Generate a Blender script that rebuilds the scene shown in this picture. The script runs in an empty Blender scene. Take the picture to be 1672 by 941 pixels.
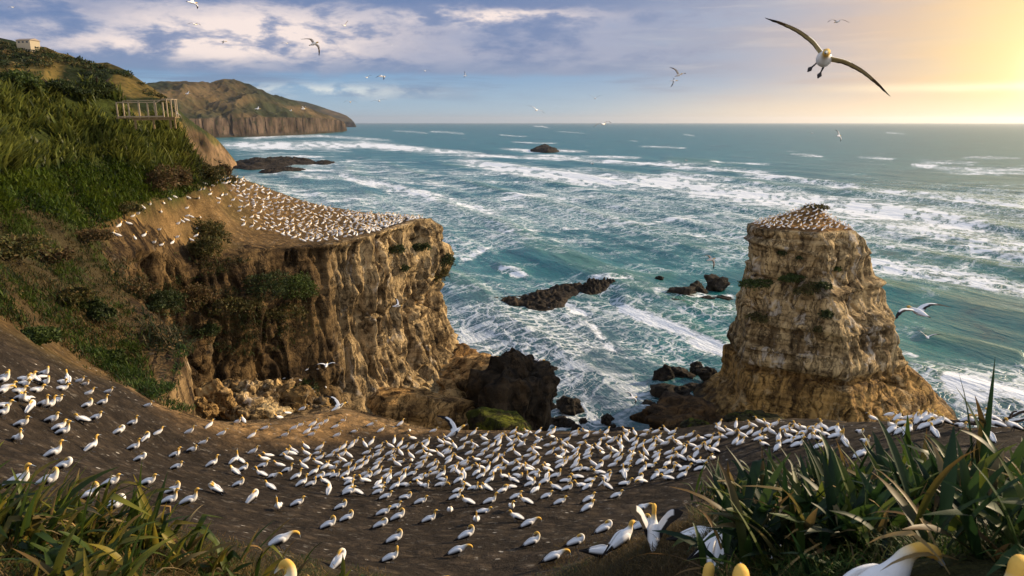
import bpy, math, random
import numpy as np
from mathutils import Vector, Matrix

R = math.radians
rng = np.random.default_rng(7)
random.seed(7)
SC = bpy.context.scene
COL = SC.collection

# ------------------------------------------------------------------ camera
FPX = 1115.0; CX = 836.0; CY = 470.5; CAMZ = 60.0
PITCH = math.atan(270.5 / FPX)
CP, SP = math.cos(PITCH), math.sin(PITCH)
cam_d = bpy.data.cameras.new("camera"); cam = bpy.data.objects.new("camera", cam_d); COL.objects.link(cam)
cam.location = (0, 0, CAMZ); cam.rotation_euler = (math.pi / 2 - PITCH, 0, 0)
cam_d.sensor_width = 36; cam_d.lens = 36 * FPX / 1672
cam_d.clip_start = 0.1; cam_d.clip_end = 120000
cam_d.dof.use_dof = True; cam_d.dof.focus_distance = 34; cam_d.dof.aperture_fstop = 3.6
SC.camera = cam

# ------------------------------------------------------------------ exposure, sun, sky
SC.view_settings.view_transform = 'Standard'; SC.view_settings.look = 'None'
SC.view_settings.exposure = 0.42; SC.view_settings.gamma = 1.0; SC.view_settings.use_curve_mapping = False
SC.render.engine = 'CYCLES'
cy = SC.cycles
cy.use_denoising = True
cy.volume_bounces = 0; cy.max_bounces = 5; cy.diffuse_bounces = 2; cy.glossy_bounces = 2; cy.transmission_bounces = 2
cy.transparent_max_bounces = 6; cy.caustics_reflective = False; cy.caustics_refractive = False
cy.sample_clamp_indirect = 4

SUN_AZ, SUN_EL = R(68), R(19)          # azimuth measured from +Y (view direction) towards +X
sd = Vector((math.sin(SUN_AZ) * math.cos(SUN_EL), math.cos(SUN_AZ) * math.cos(SUN_EL), math.sin(SUN_EL)))
sl = bpy.data.lights.new("sun", 'SUN'); so = bpy.data.objects.new("sun", sl); COL.objects.link(so)
sl.energy = 5.0; sl.angle = R(0.6); sl.color = (1.0, 0.78, 0.50)
so.rotation_euler = sd.to_track_quat('Z', 'Y').to_euler(); so.location = (200, 100, 200)


class X:
    """socket with arithmetic, builds math nodes"""
    nt = None
    def __init__(s, sock): s.s = sock
    @staticmethod
    def m(op, *a, clamp=False):
        n = X.nt.nodes.new('ShaderNodeMath'); n.operation = op; n.use_clamp = clamp
        for i, v in enumerate(a):
            if isinstance(v, X): X.nt.links.new(v.s, n.inputs[i])
            else: n.inputs[i].default_value = float(v)
        return X(n.outputs[0])
    def __add__(s, o): return X.m('ADD', s, o)
    __radd__ = __add__
    def __sub__(s, o): return X.m('SUBTRACT', s, o)
    def __rsub__(s, o): return X.m('SUBTRACT', o, s)
    def __mul__(s, o): return X.m('MULTIPLY', s, o)
    __rmul__ = __mul__
    def __truediv__(s, o): return X.m('DIVIDE', s, o)
    def __neg__(s): return X.m('MULTIPLY', s, -1)
def xmin(a, b): return X.m('MINIMUM', a, b)
def xmax(a, b): return X.m('MAXIMUM', a, b)
def xpow(a, b): return X.m('POWER', a, b)
def xabs(a): return X.m('ABSOLUTE', a)
def sstep(x, a, b):
    n = X.nt.nodes.new('ShaderNodeMapRange'); n.interpolation_type = 'SMOOTHSTEP'
    X.nt.links.new(x.s, n.inputs['Value'])
    n.inputs['From Min'].default_value = a; n.inputs['From Max'].default_value = b
    if a > b:
        n.inputs['From Min'].default_value = b; n.inputs['From Max'].default_value = a
        n.inputs['To Min'].default_value = 1; n.inputs['To Max'].default_value = 0
    return X(n.outputs['Result'])
def gauss(x, c, w):
    d = (x - c) / w
    return X.m('EXPONENT', -(d * d))
def vec(x, y, z=0.0):
    n = X.nt.nodes.new('ShaderNodeCombineXYZ')
    for i, v in enumerate((x, y, z)):
        if isinstance(v, X): X.nt.links.new(v.s, n.inputs[i])
        else: n.inputs[i].default_value = float(v)
    return n.outputs[0]
def sepxyz(sock):
    n = X.nt.nodes.new('ShaderNodeSeparateXYZ'); X.nt.links.new(sock, n.inputs[0])
    return X(n.outputs[0]), X(n.outputs[1]), X(n.outputs[2])
def noise(v, scale, detail=4, rough=0.55, dist=0.0):
    n = X.nt.nodes.new('ShaderNodeTexNoise'); X.nt.links.new(v, n.inputs['Vector'])
    n.inputs['Scale'].default_value = scale; n.inputs['Detail'].default_value = detail
    n.inputs['Roughness'].default_value = rough; n.inputs['Distortion'].default_value = dist
    return X(n.outputs[0])
def voro(v, scale, feature='DISTANCE_TO_EDGE', out='Distance', smooth=None):
    n = X.nt.nodes.new('ShaderNodeTexVoronoi'); n.feature = feature
    X.nt.links.new(v, n.inputs['Vector']); n.inputs['Scale'].default_value = scale
    return X(n.outputs[out])
def mixc(f, a, b, blend='MIX'):
    n = X.nt.nodes.new('ShaderNodeMix'); n.data_type = 'RGBA'; n.blend_type = blend
    def put(v, sock):
        if isinstance(v, X): X.nt.links.new(v.s, sock)
        elif isinstance(v, (tuple, list)): sock.default_value = (*v[:3], 1)
        elif isinstance(v, (int, float)): sock.default_value = v
        else: X.nt.links.new(v, sock)
    put(f, n.inputs['Factor']); put(a, n.inputs['A']); put(b, n.inputs['B'])
    return n.outputs['Result']
def scalec(c, k):
    n = X.nt.nodes.new('ShaderNodeVectorMath'); n.operation = 'SCALE'
    if isinstance(c, (tuple, list)): n.inputs[0].default_value = c[:3]
    else: X.nt.links.new(c, n.inputs[0])
    if isinstance(k, X): X.nt.links.new(k.s, n.inputs['Scale'])
    else: n.inputs['Scale'].default_value = k
    return n.outputs[0]

W = bpy.data.worlds.new("World"); SC.world = W; W.use_nodes = True
nt = W.node_tree; nt.nodes.clear(); X.nt = nt
wo = nt.nodes.new('ShaderNodeOutputWorld'); bg = nt.nodes.new('ShaderNodeBackground')
SKY_STRENGTH = 0.1
bg.inputs['Strength'].default_value = SKY_STRENGTH
nt.links.new(bg.outputs[0], wo.inputs[0])
sky = nt.nodes.new('ShaderNodeTexSky'); sky.sky_type = 'NISHITA'; sky.sun_disc = False
sky.sun_elevation = SUN_EL; sky.sun_rotation = SUN_AZ; sky.altitude = 60
tc = nt.nodes.new('ShaderNodeTexCoord')
dx, dy, dz = sepxyz(tc.outputs['Generated'])
az = X.m('ARCTAN2', dx, dy) * 57.2958           # degrees, 0 ahead, + to the right
el = X.m('ARCSINE', dz) * 57.2958
GA, GE = R(40), R(3.0)
gd = (math.sin(GA) * math.cos(GE), math.cos(GA) * math.cos(GE), math.sin(GE))
dot = xmax(dx * gd[0] + dy * gd[1] + dz * gd[2], 0.0)
# cloud noise in degrees of azimuth and elevation, stretched along the horizon
n1 = noise(vec(az * 0.095, el * 0.26, 0.3), 1.9, 8, 0.6, 0.3)
n2 = noise(vec(az * 0.14, el * 0.42, 5.1), 1.7, 8, 0.62, 0.2)
n3 = noise(vec(az * 0.03, el * 0.36, 9.7), 2.4, 6, 0.58, 0.25)
puff = n1 * 0.55 + n2 * 0.45
warp_el = el + (n1 - 0.5) * 3.4 + (n2 - 0.5) * 1.6
warp_az = az + (n2 - 0.5) * 22 + (n1 - 0.5) * 12
# clear band near the horizon to slate blue above
c = mixc(sstep(el, 0.0, 4.6), (0.36, 0.53, 0.66), (0.17, 0.34, 0.58))
c = mixc(sstep(n3, 0.45, 0.62) * 0.75 * sstep(el, 1.0, 3.0), c, (0.15, 0.235, 0.41))
# the cumulus bank with a flat base, left and centre
base_el = el + (n1 - 0.5) * 1.1
bank = sstep(base_el, 3.4, 4.0) * sstep(warp_az, 25, 9)
bank_c = mixc(sstep(puff, 0.38, 0.60), (0.125, 0.20, 0.40), (0.34, 0.37, 0.52))
lit = gauss(warp_az, -18.0, 9.5) * gauss(warp_el, 6.6, 2.0) * 1.25
lit2 = gauss(warp_az, 0, 6.5) * gauss(warp_el, 8.3, 0.6) * 1.1
lit3 = gauss(warp_az, -33, 4) * gauss(warp_el, 8.4, 0.9) * 0.8
lit4 = gauss(warp_az, -27, 7) * gauss(warp_el, 5.2, 1.0) * 0.45
litm = X.m('MINIMUM', (lit + lit2 + lit3 + lit4) * (0.12 + sstep(puff, 0.43, 0.56) * 0.98), 1.0)
bank_c = mixc(litm, bank_c, (1.0, 0.83, 0.76))
under = sstep(base_el, 5.2, 3.7) * 0.75
bank_c = mixc(under, bank_c, (0.20, 0.28, 0.46))
top = sstep(el + (n1 - 0.5) * 3.0, 8.2, 9.0) * sstep(az + (n2 - 0.5) * 14, -36, -26) * 0.9
top = top + sstep(el + (n2 - 0.5) * 3.0, 6.4, 7.6) * sstep(az + (n1 - 0.5) * 14, -24, -30) * 0.6
bank_c = mixc(X.m('MINIMUM', top, 1.0), bank_c, (0.115, 0.19, 0.39))
c = mixc(bank * 0.96, c, bank_c)
# little bright clouds under the bank
wisp = gauss(el + (n2 - 0.5) * 1.8, 2.5, 0.45) * gauss(az, -15, 7) * sstep(n2, 0.40, 0.58)
c = mixc(X.m('MINIMUM', wisp * 1.1, 1.0), c, (0.70, 0.76, 0.78))
# grey veil towards the right, then the glow of the low sun
veil = sstep(az, 0, 20) * sstep(el + (n3 - 0.5) * 4, 0.5, 5)
c = mixc(veil * (0.30 + n3 * 0.6), c, (0.19, 0.31, 0.51))
stri = noise(vec(az * 0.05, el * 0.5, 3.3), 2.0, 6, 0.6, 0.3)
c = mixc(sstep(stri, 0.52, 0.68) * veil * 0.5, c, (0.46, 0.50, 0.58))
g0 = xpow(dot, 14.0); g1 = xpow(dot, 38.0); g2 = xpow(dot, 140.0); g3 = xpow(dot, 1100.0)
str_n = 0.55 + n3 * 0.55 + n1 * 0.35
c = mixc(X.m('MINIMUM', g0 * 0.60 * str_n, 1.0), c, (0.92, 0.58, 0.38))
c = mixc(X.m('MINIMUM', g1 * 0.95 * str_n, 1.0), c, (1.0, 0.60, 0.21))
streak = gauss(el + (n1 - 0.5) * 0.5, 2.3, 0.28) * sstep(az, 18, 36) * 0.8
glowc = mixc(X.m('MINIMUM', g2 * 0.9, 1.0), c, (1.35, 1.05, 0.42))
glowc = mixc(streak * 0.75, glowc, (1.4, 1.2, 0.80))
glowc = mixc(X.m('MINIMUM', g3 * 1.3, 1.0), glowc, (3.0, 2.7, 2.1))
horizon_glow = gauss(el, 0.3, 1.5) * sstep(az, 2, 30) * 0.8
glowc = mixc(horizon_glow, glowc, (1.1, 0.80, 0.48))
# unseen bright clouds added behind the viewer as fill on camera-facing surfaces
back = sstep(dy, 0.35, -0.5)
glowc = scalec(glowc, 0.79)
glowc = mixc(back, glowc, mixc(n1, (0.62, 0.62, 0.70), (1.15, 1.06, 0.98)))
over = sstep(dz, 0.25, 0.7)
glowc = mixc(over, glowc, (0.33, 0.40, 0.54))
fin = mixc(0.93, sky.outputs[0], scalec(glowc, 1.0 / SKY_STRENGTH))
nt.links.new(fin, bg.inputs['Color'])

# ------------------------------------------------------------------ helpers
def ray(px, py):
    px = np.asarray(px, float); py = np.asarray(py, float)
    dx = (px - CX) / FPX; dz = (CY - py) / FPX
    return np.stack([dx, CP + dz * SP, -SP + dz * CP], -1)
def P_sl(px, py, s):                       # point at a slant distance
    d = ray(px, py); d = d / np.linalg.norm(d, axis=-1, keepdims=True)
    return np.array([0, 0, CAMZ]) + d * np.asarray(s, float)[..., None]
def P_Y(px, py, Y):
    d = ray(px, py); return np.array([0, 0, CAMZ]) + d * (np.asarray(Y, float) / d[..., 1])[..., None]
def P_sea(px, py, z=0.0):
    d = ray(px, py); return np.array([0, 0, CAMZ]) + d * ((z - CAMZ) / d[..., 2])[..., None]
def to_px(P):
    P = np.asarray(P, float); q = P - np.array([0, 0, CAMZ])
    f = q[..., 1] * CP - q[..., 2] * SP; u = q[..., 1] * SP + q[..., 2] * CP
    f = np.maximum(f, 1e-3)
    return CX + FPX * q[..., 0] / f, CY - FPX * u / f

def _hash(ix, iy, iz):
    h = (ix.astype(np.uint32) * np.uint32(374761393) + iy.astype(np.uint32) * np.uint32(668265263) + iz.astype(np.uint32) * np.uint32(2147483647 - 58131))
    h = (h ^ (h >> np.uint32(13))) * np.uint32(1274126177)
    h = h ^ (h >> np.uint32(16))
    return (h & np.uint32(0xffffff)).astype(np.float32) / np.float32(0xffffff)
def vn(x, y, z=0.0):                        # value noise -1..1
    x = np.asarray(x, float); y = np.asarray(y, float); z = np.broadcast_to(np.asarray(z, float), x.shape)
    y = np.broadcast_to(y, x.shape)
    xi = np.floor(x).astype(np.int64); yi = np.floor(y).astype(np.int64); zi = np.floor(z).astype(np.int64)
    fx = x - xi; fy = y - yi; fz = z - zi
    fx = fx * fx * fx * (fx * (fx * 6 - 15) + 10); fy = fy * fy * fy * (fy * (fy * 6 - 15) + 10); fz = fz * fz * fz * (fz * (fz * 6 - 15) + 10)
    out = 0
    for a in (0, 1):
        for b in (0, 1):
            for cc in (0, 1):
                w = (fx if a else 1 - fx) * (fy if b else 1 - fy) * (fz if cc else 1 - fz)
                out = out + w * _hash(xi + a, yi + b, zi + cc)
    return out * 2 - 1
def fbm(x, y, z=0.0, o=4, g=0.5):
    s = 0; a = 1; f = 1; t = 0
    for i in range(o):
        s = s + a * vn(np.asarray(x) * f + 17.3 * i, np.asarray(y) * f - 9.1 * i, np.asarray(z) * f + 3.7 * i); t += a; a *= g; f *= 2.03
    return s / t
def ridged(x, y, z=0.0, o=3):
    s = 0; a = 1; f = 1; t = 0
    for i in range(o):
        s = s + a * (1 - np.abs(vn(np.asarray(x) * f + 31.7 * i, np.asarray(y) * f + 11.9 * i, np.asarray(z) * f)) * 1.6); t += a; a *= .5; f *= 2.1
    return s / t
def ss(a, b, x):
    t = np.clip((np.asarray(x, float) - a) / (b - a), 0, 1); return t * t * (3 - 2 * t)

def mesh(name, V, F, mat=None, cols=None, smooth=True, parent=None, attrs=None, link=True):
    """V (n,3), F: array (m,k) or list of such arrays -> ONE mesh object"""
    V = np.asarray(V, np.float32).reshape(-1, 3)
    Fs = F if isinstance(F, list) else [F]
    Fs = [np.asarray(f, np.int32) for f in Fs if len(f)]
    me = bpy.data.meshes.new(name)
    me.vertices.add(len(V)); me.vertices.foreach_set('co', V.ravel())
    nl = sum(f.size for f in Fs); npoly = sum(len(f) for f in Fs)
    me.loops.add(nl); me.polygons.add(npoly)
    me.loops.foreach_set('vertex_index', np.concatenate([f.ravel() for f in Fs]))
    tot = np.concatenate([np.full(len(f), f.shape[1], np.int32) for f in Fs])
    st = np.concatenate([[0], np.cumsum(tot)[:-1]]).astype(np.int32)
    me.polygons.foreach_set('loop_start', st)
    me.polygons.foreach_set('use_smooth', np.full(npoly, bool(smooth)))
    if cols is not None:
        c4 = np.ones((len(V), 4), np.float32); c4[:, :3] = cols
        a = me.color_attributes.new('tint', 'FLOAT_COLOR', 'POINT'); a.data.foreach_set('color', c4.ravel())
    for k, v in (attrs or {}).items():
        a = me.attributes.new(k, 'FLOAT', 'POINT'); a.data.foreach_set('value', np.asarray(v, np.float32).ravel())
    me.update(calc_edges=True)
    if mat: me.materials.append(mat)
    o = bpy.data.objects.new(name, me)
    if link: COL.objects.link(o)
    if parent: o.parent = parent
    return o
def grid_faces(nr, nc, close=False):
    r = np.arange(nr - 1)[:, None]; cidx = np.arange(nc if close else nc - 1)[None, :]
    c2 = (cidx + 1) % nc
    a = r * nc + cidx; b = r * nc + c2; d = (r + 1) * nc + cidx; e = (r + 1) * nc + c2
    return np.stack([a, b, e, d], -1).reshape(-1, 4)
def tag(o, label=None, cat=None, group=None, kind=None):
    if label: o['label'] = label
    if cat: o['category'] = cat
    if group: o['group'] = group
    if kind: o['kind'] = kind
    return o
def empty(name, loc, rz=0.0):
    o = bpy.data.objects.new(name, None); COL.objects.link(o); o.location = loc; o.rotation_euler = (0, 0, rz); o.empty_display_size = .2
    return o
def catmull(pts, n, closed=False):
    pts = np.asarray(pts, float); m = len(pts)
    seg = np.linalg.norm(np.diff(pts, axis=0), axis=1)
    t = np.concatenate([[0], np.cumsum(seg)])
    fine = []
    for i in range(m - 1):
        p0 = pts[max(i - 1, 0)]; p1 = pts[i]; p2 = pts[i + 1]; p3 = pts[min(i + 2, m - 1)]
        u = np.linspace(0, 1, 24, endpoint=False)[:, None]
        fine.append(.5 * ((2 * p1) + (-p0 + p2) * u + (2 * p0 - 5 * p1 + 4 * p2 - p3) * u ** 2 + (-p0 + 3 * p1 - 3 * p2 + p3) * u ** 3))
    fine.append(pts[-1:]); fine = np.concatenate(fine)
    s = np.concatenate([[0], np.cumsum(np.linalg.norm(np.diff(fine, axis=0), axis=1))])
    q = np.linspace(0, s[-1], n)
    return np.stack([np.interp(q, s, fine[:, k]) for k in range(pts.shape[1])], -1)

# ------------------------------------------------------------------ materials
def new_mat(name):
    m = bpy.data.materials.new(name); m.use_nodes = True
    nt = m.node_tree; nt.nodes.clear(); X.nt = nt
    out = nt.nodes.new('ShaderNodeOutputMaterial'); b = nt.nodes.new('ShaderNodeBsdfPrincipled')
    nt.links.new(b.outputs[0], out.inputs[0])
    return m, nt, b, out
def attr(name, kind='Color'):
    n = X.nt.nodes.new('ShaderNodeAttribute'); n.attribute_name = name
    return n.outputs['Color'] if kind == 'Color' else X(n.outputs['Fac'])
def pos():
    g = X.nt.nodes.new('ShaderNodeNewGeometry'); return g.outputs['Position']
def set_col(b, c):
    X.nt.links.new(c, b.inputs['Base Color'])
def bump(b, h, strength=0.5, dist=0.1):
    n = X.nt.nodes.new('ShaderNodeBump'); n.inputs['Strength'].default_value = strength; n.inputs['Distance'].default_value = dist
    X.nt.links.new(h.s, n.inputs['Height']); X.nt.links.new(n.outputs[0], b.inputs['Normal'])

def mat_leaf(name, trans=0.35, rough=0.5, spec=0.3, var=0.5):
    m, nt, b, out = new_mat(name)
    t = attr('tint'); n = noise(pos(), 3.0, 3)
    c = mixc(n, scalec(t, 1 - var * .6), scalec(t, 1 + var * .6))
    set_col(b, c); b.inputs['Roughness'].default_value = rough; b.inputs['Specular IOR Level'].default_value = spec
    tr = nt.nodes.new('ShaderNodeBsdfTranslucent'); nt.links.new(mixc(0.5, c, scalec(c, 1.5)), tr.inputs[0])
    mx = nt.nodes.new('ShaderNodeMixShader'); mx.inputs[0].default_value = trans
    nt.links.new(b.outputs[0], mx.inputs[1]); nt.links.new(tr.outputs[0], mx.inputs[2]); nt.links.new(mx.outputs[0], out.inputs[0])
    return m
M_FLAX = mat_leaf('flax_leaf', .34, .48, .22)
M_LEAF = mat_leaf('shrub_leaf', .25, .6, .2)
M_GRASS = mat_leaf('grass_blade', .35, .6, .2)

def mat_plumage():
    m, nt, b, out = new_mat('gannet_plumage')
    t = attr('tint'); v = noise(pos(), 28.0, 3)
    set_col(b, mixc(v, scalec(t, .93), scalec(t, 1.04)))
    b.inputs['Roughness'].default_value = .75; b.inputs['Specular IOR Level'].default_value = .15
    bump(b, noise(pos(), 60, 2), .25, .01)
    return m
M_BIRD = mat_plumage()

def mat_ground():
    m, nt, b, out = new_mat('colony_ground')
    t = attr('tint'); p = pos()
    n1 = noise(p, 0.55, 6, .65); n2 = noise(p, 6.0, 4, .6); n3 = noise(p, 22.0, 2, .5)
    c = mixc(sstep(n1, .3, .7), scalec(t, .62), scalec(t, 1.35))
    c = mixc(sstep(n2, .35, .7), scalec(c, .75), scalec(c, 1.3))
    # droppings and feathers scattered on the soil
    sp = voro(p, 1.6, 'F1'); spm = sstep(sp + (n3 - .5) * .3, .15, .07) * sstep(n1, .45, .62) * attr('spot', 'f')
    c = mixc(spm * .95, c, (.50, .46, .40))
    md = voro(p, 1.15, 'F1'); mound = sstep(md, .55, .12) * attr('spot', 'f')
    c = mixc(mound * .7, c, scalec(c, 2.0))
    gw = noise(p, 1.7, 6, .72)
    c = mixc(sstep(gw, .57, .68) * .42 * attr('spot', 'f'), c, (.26, .235, .20))
    px_, py_, pz_ = sepxyz(p)
    straw = noise(vec(px_ * 1.2, py_ * 7, pz_ * 4), 1.4, 4, .6)
    c = mixc(sstep(straw, .60, .72) * .45 * attr('spot', 'f'), c, (.16, .115, .065))
    set_col(b, c); b.inputs['Roughness'].default_value = .95; b.inputs['Specular IOR Level'].default_value = .1
    bump(b, n1 * .6 + n2 * .5 + n3 * .25 + mound * .5, 1.0, .24)
    return m
M_GROUND = mat_ground()

def mat_rock(name, light, dark, guano=.5, strata=1.0, moss=0.0, tint=True):
    m, nt, b, out = new_mat(name)
    p = pos(); x, y, z = sepxyz(p)
    wa = noise(p, .16, 4, .6); wb = noise(p, .5, 3, .6)
    x = x + (wa - .5) * 7 + (wb - .5) * .8; y = y + (wa - .5) * 5 - (wb - .5) * .8
    wz = noise(p, .12, 3)
    band = noise(vec(x * .03, y * .03, z * 1.1 + wz * 3), 1.0, 6, .65)
    streak = noise(vec(x * .55, y * .55, z * .06), 1.0, 6, .62, .3)
    fine = noise(p, 3.0, 6, .65)
    big = noise(p, .14, 4, .6)
    f = band * (.55 * strata) + streak * .6 + fine * .12 + big * .4
    f = sstep(f, .46 + .27 * strata, .68 + .27 * strata)
    c = mixc(f, dark, light)
    crack = sstep(noise(vec(x * .35, y * .35, z * .035), 1.0, 4, .6, 1.2), .47, .5) * sstep(noise(vec(x * .35, y * .35, z * .035), 1.0, 4, .6, 1.2), .53, .5)
    c = mixc(crack * .8, c, scalec(c, .22))
    ck2 = voro(vec(x * .22, y * .22, z * .10), 1.0)
    c = mixc(sstep(ck2, .035, .004) * .45, c, scalec(c, .3))
    gn = noise(vec(x * .35, y * .35, z * .12), 1.0, 6, .7, .6)
    c = mixc(sstep(gn, .66 - guano * .12, .74 - guano * .10) * .6, c, (.55, .48, .39))
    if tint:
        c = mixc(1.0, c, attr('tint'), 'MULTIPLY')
    set_col(b, c); b.inputs['Roughness'].default_value = .88; b.inputs['Specular IOR Level'].default_value = .15
    bump(b, band * .6 + streak * .9 + fine * .35 - crack * .35 + xmin(ck2, .12) * 2.0, 1.0, .55)
    return m
M_CLIFF = mat_rock('cliff_sandstone', (.54, .385, .195), (.075, .048, .022), .65, .5)
M_STACK = mat_rock('stack_sandstone', (.52, .365, .175), (.10, .063, .027), .95, .75)
M_REEF = mat_rock('reef_rock', (.05, .038, .026), (.012, .010, .008), -1.5, .4, tint=True)

def mat_hill():
    m, nt, b, out = new_mat('hill_cover')
    t = attr('tint'); p = pos()
    s = attr('hscale', 'f')
    mp = nt.nodes.new('ShaderNodeVectorMath'); mp.operation = 'SCALE'; nt.links.new(p, mp.inputs[0]); nt.links.new(s.s, mp.inputs['Scale'])
    q = mp.outputs[0]
    n1 = noise(q, 1.0, 7, .65); n2 = noise(q, 5.0, 5, .6)
    c = mixc(sstep(n1, .3, .7), scalec(t, .55), scalec(t, 1.45))
    c = mixc(sstep(n2, .52, .66) * .75, c, (.022, .03, .012))
    c = mixc(sstep(n2, .42, .28) * .4, c, (.21, .145, .07))
    set_col(b, c); b.inputs['Roughness'].default_value = .95; b.inputs['Specular IOR Level'].default_value = .05
    return m
M_HILL = mat_hill()

def mat_sea():
    m, nt, b, out = new_mat('sea_water')
    p = pos(); x, y, z = sepxyz(p)
    # coordinates along (u) and across (w) the swell crests
    u = x * .39 - y * .92; w = x * .92 + y * .39
    dens = attr('foam', 'f'); lace_d = attr('lace', 'f'); far = attr('far', 'f'); crest = attr('crest', 'f')
    wn = noise(p, .05, 4); wn2 = noise(p, .22, 3)
    wx = x + (wn - .5) * 22 + (wn2 - .5) * 7; wy = y + (wn - .5) * 16 + (wn2 - .5) * 7
    l1 = voro(vec(wx * .6, wy * .45, 0), .30); l2 = voro(vec(wx * .7, wy * .5, 3), .75)
    lace = sstep(l1, .115, .02) * .85 + sstep(l2, .10, .02) * .55
    n_s = noise(vec(x * .06, y * .085, 0), 1.0, 8, .70, .8)
    n_m = noise(vec(x * .013, y * .022, 2), 1.0, 7, .66, .6)
    n_f = noise(p, .9, 4, .65)
    solid = sstep(dens + (n_s - .5) * 1.75 + (n_m - .5) * 1.2 + (n_f - .5) * .5, .47, .68)
    lacem = X.m('MINIMUM', lace * sstep(lace_d + (n_m - .5) * 1.6 + (n_s - .5) * 1.2, .25, .62), 1.0)
    caps = sstep(noise(vec(x * .016, y * .03, 7), 1.0, 7, .70, .3), .62, .67) * sstep(n_f, .35, .6) * attr('caps', 'f')
    fc = noise(vec(x * .011, y * .0042, 11), 1.0, 7, .72, .2)
    farcap = sstep(fc, .655, .70) * far
    fm = X.m('MINIMUM', xmax(xmax(solid, lacem * .8), xmax(caps * .85, farcap * .7)), 1.0)
    # water body: teal, greener in the thin wave crests, greyer inshore
    deep = mixc(far, (.016, .136, .132), (.014, .122, .130))
    deep = mixc(sstep(n_m, .40, .62) * .7, deep, (.028, .195, .180))
    deep = mixc(sstep(n_s, .48, .36) * .5, deep, (.003, .050, .066))
    deep = mixc(sstep(fc, .40, .62) * far * .6, deep, (.012, .135, .150))
    deep = mixc(sstep(fc, .46, .34) * far * .6, deep, (.002, .055, .078))
    deep = mixc(crest, deep, (.05, .17, .12))
    deep = mixc(attr('shore', 'f') * .75, deep, (.07, .115, .13))
    col = mixc(fm, deep, mixc(n_f, (.66, .70, .74), (.88, .90, .92)))
    set_col(b, col)
    X.nt.links.new((fm * .5 + .22 + far * .12).s, b.inputs['Roughness'])
    b.inputs['IOR'].default_value = 1.33
    X.nt.links.new((0.50 + far * .1 - fm * .46).s, b.inputs['Specular IOR Level'])
    chop = noise(vec(u * .10, w * .34, 1), 1.0, 6, .62) * 2.2 + noise(vec(u * .5, w * 1.2, 4), 1.0, 4, .6) * .45 + noise(vec(u * .02, w * .075, 6), 1.0, 5, .6) * 5.0 + fm * .5
    bump(b, chop * (1.0 - far * .62), .75, .9)
    return m
M_SEA = mat_sea()

def mat_flat(name, col, rough=.7, var=.3, scale=4.0, spec=.3):
    m, nt, b, out = new_mat(name)
    n = noise(pos(), scale, 5, .6)
    set_col(b, mixc(n, tuple(k * (1 - var) for k in col), tuple(k * (1 + var) for k in col)))
    b.inputs['Roughness'].default_value = rough; b.inputs['Specular IOR Level'].default_value = spec
    bump(b, n, .3, .02)
    return m
M_WOOD = mat_flat('weathered_timber', (.20, .135, .06), .75)
M_RAIL = mat_flat('pale_rail_timber', (.31, .24, .155), .7)
M_DRIFT = mat_flat('driftwood', (.045, .032, .022), .85, .5)
M_WALL = mat_flat('house_wall_paint', (.36, .30, .21), .7, .08)
M_ROOF = mat_flat('house_roof', (.30, .24, .20), .7, .2)
M_GLASS = mat_flat('house_glass', (.04, .05, .06), .1, .1)

# ------------------------------------------------------------------ land: one surface through surveyed points
CTRL = [  # (px, py, slant) : the terrace
 (10,640,34),(100,640,38),(245,660,45),(345,690,46),(490,702,48),(600,718,50),
 (10,720,28),(100,720,32),(250,730,39),(440,790,37),(290,800,30),(90,790,23),(185,840,21),(40,790,21),
 (836,706,51),(836,740,45),(836,800,36),(836,890,25),(836,941,21),(600,800,38),(600,880,26),(720,920,22),
 (1000,706,50),(1100,702,48),(1100,745,42),(1250,695,44),(1250,725,40),(1400,690,43),(1500,690,39),(1600,690,36),(1670,693,34),(1048,830,32),
 (935,888,24.5),(985,905,15.5),(1065,890,13),(1150,875,11),(1180,935,7.4),(1490,935,5.4),(1650,930,5.2),(1180,1040,4.7),(1500,1040,3.9),(1300,960,6.2),(1400,850,11),(1300,800,18),(1600,800,11),(1300,880,9.5),
 (100,900,9),(300,930,9.5),(420,945,9.6),(300,880,14.5),(450,905,17),(60,850,15),
 # the left bank and hillside
 (0,525,46),(0,470,52),(0,400,60),(0,320,70),(0,250,78),(0,190,88),(0,150,100),(0,160,122),(0,170,160),(-150,120,110),(-150,200,84),(-150,330,66),(-150,135,150),(100,178,124),(100,185,160),(200,185,128),(200,195,160),(-300,100,130),(-300,300,70),
 (100,570,52),(100,480,60),(100,400,72),(100,345,82),(100,250,90),(100,160,98),
 (200,600,57),(200,520,66),(200,440,80),(200,380,90),(200,320,95),(200,250,98),(200,170,104),
 (300,330,108),(300,250,112),(290,203,116),(318,252,119),(338,284,126),(385,293,136),(350,284,150),(372,290,160),
]
cpts = np.array([P_sl(a, b, s) for a, b, s in CTRL])
RIM_PLATEAU = [(300,412,88),(400,410,94),(480,405,99),(560,395,104),(630,378,113),(700,358,125),(700,356,142),(640,352,150),(560,345,155),(450,320,160),(390,292,165),(320,310,106),(480,360,122),(600,365,128)]
cp2 = np.array([P_Y(a, b, s) for a, b, s in RIM_PLATEAU])
EXTRA = np.array([(0,0,58.2),(-4,1,58.0),(4,1,57.9),(0,4,55.5),(.8,8,52.1),(-1,8,52.5),(0,12,50.0),(-12,-15,60),(12,-15,60),(45,15,44),(30,0,50),(-80,175,44),(-62,140,49),(-57,87,62.5),(-55,96,60),(-66,95,61.5),(-54,106,55.5),(-70,110,59),(-60,120,53),(-24,49,43.2),(-29,55,43.6)])
CPT = np.concatenate([cpts, cp2, EXTRA])
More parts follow.
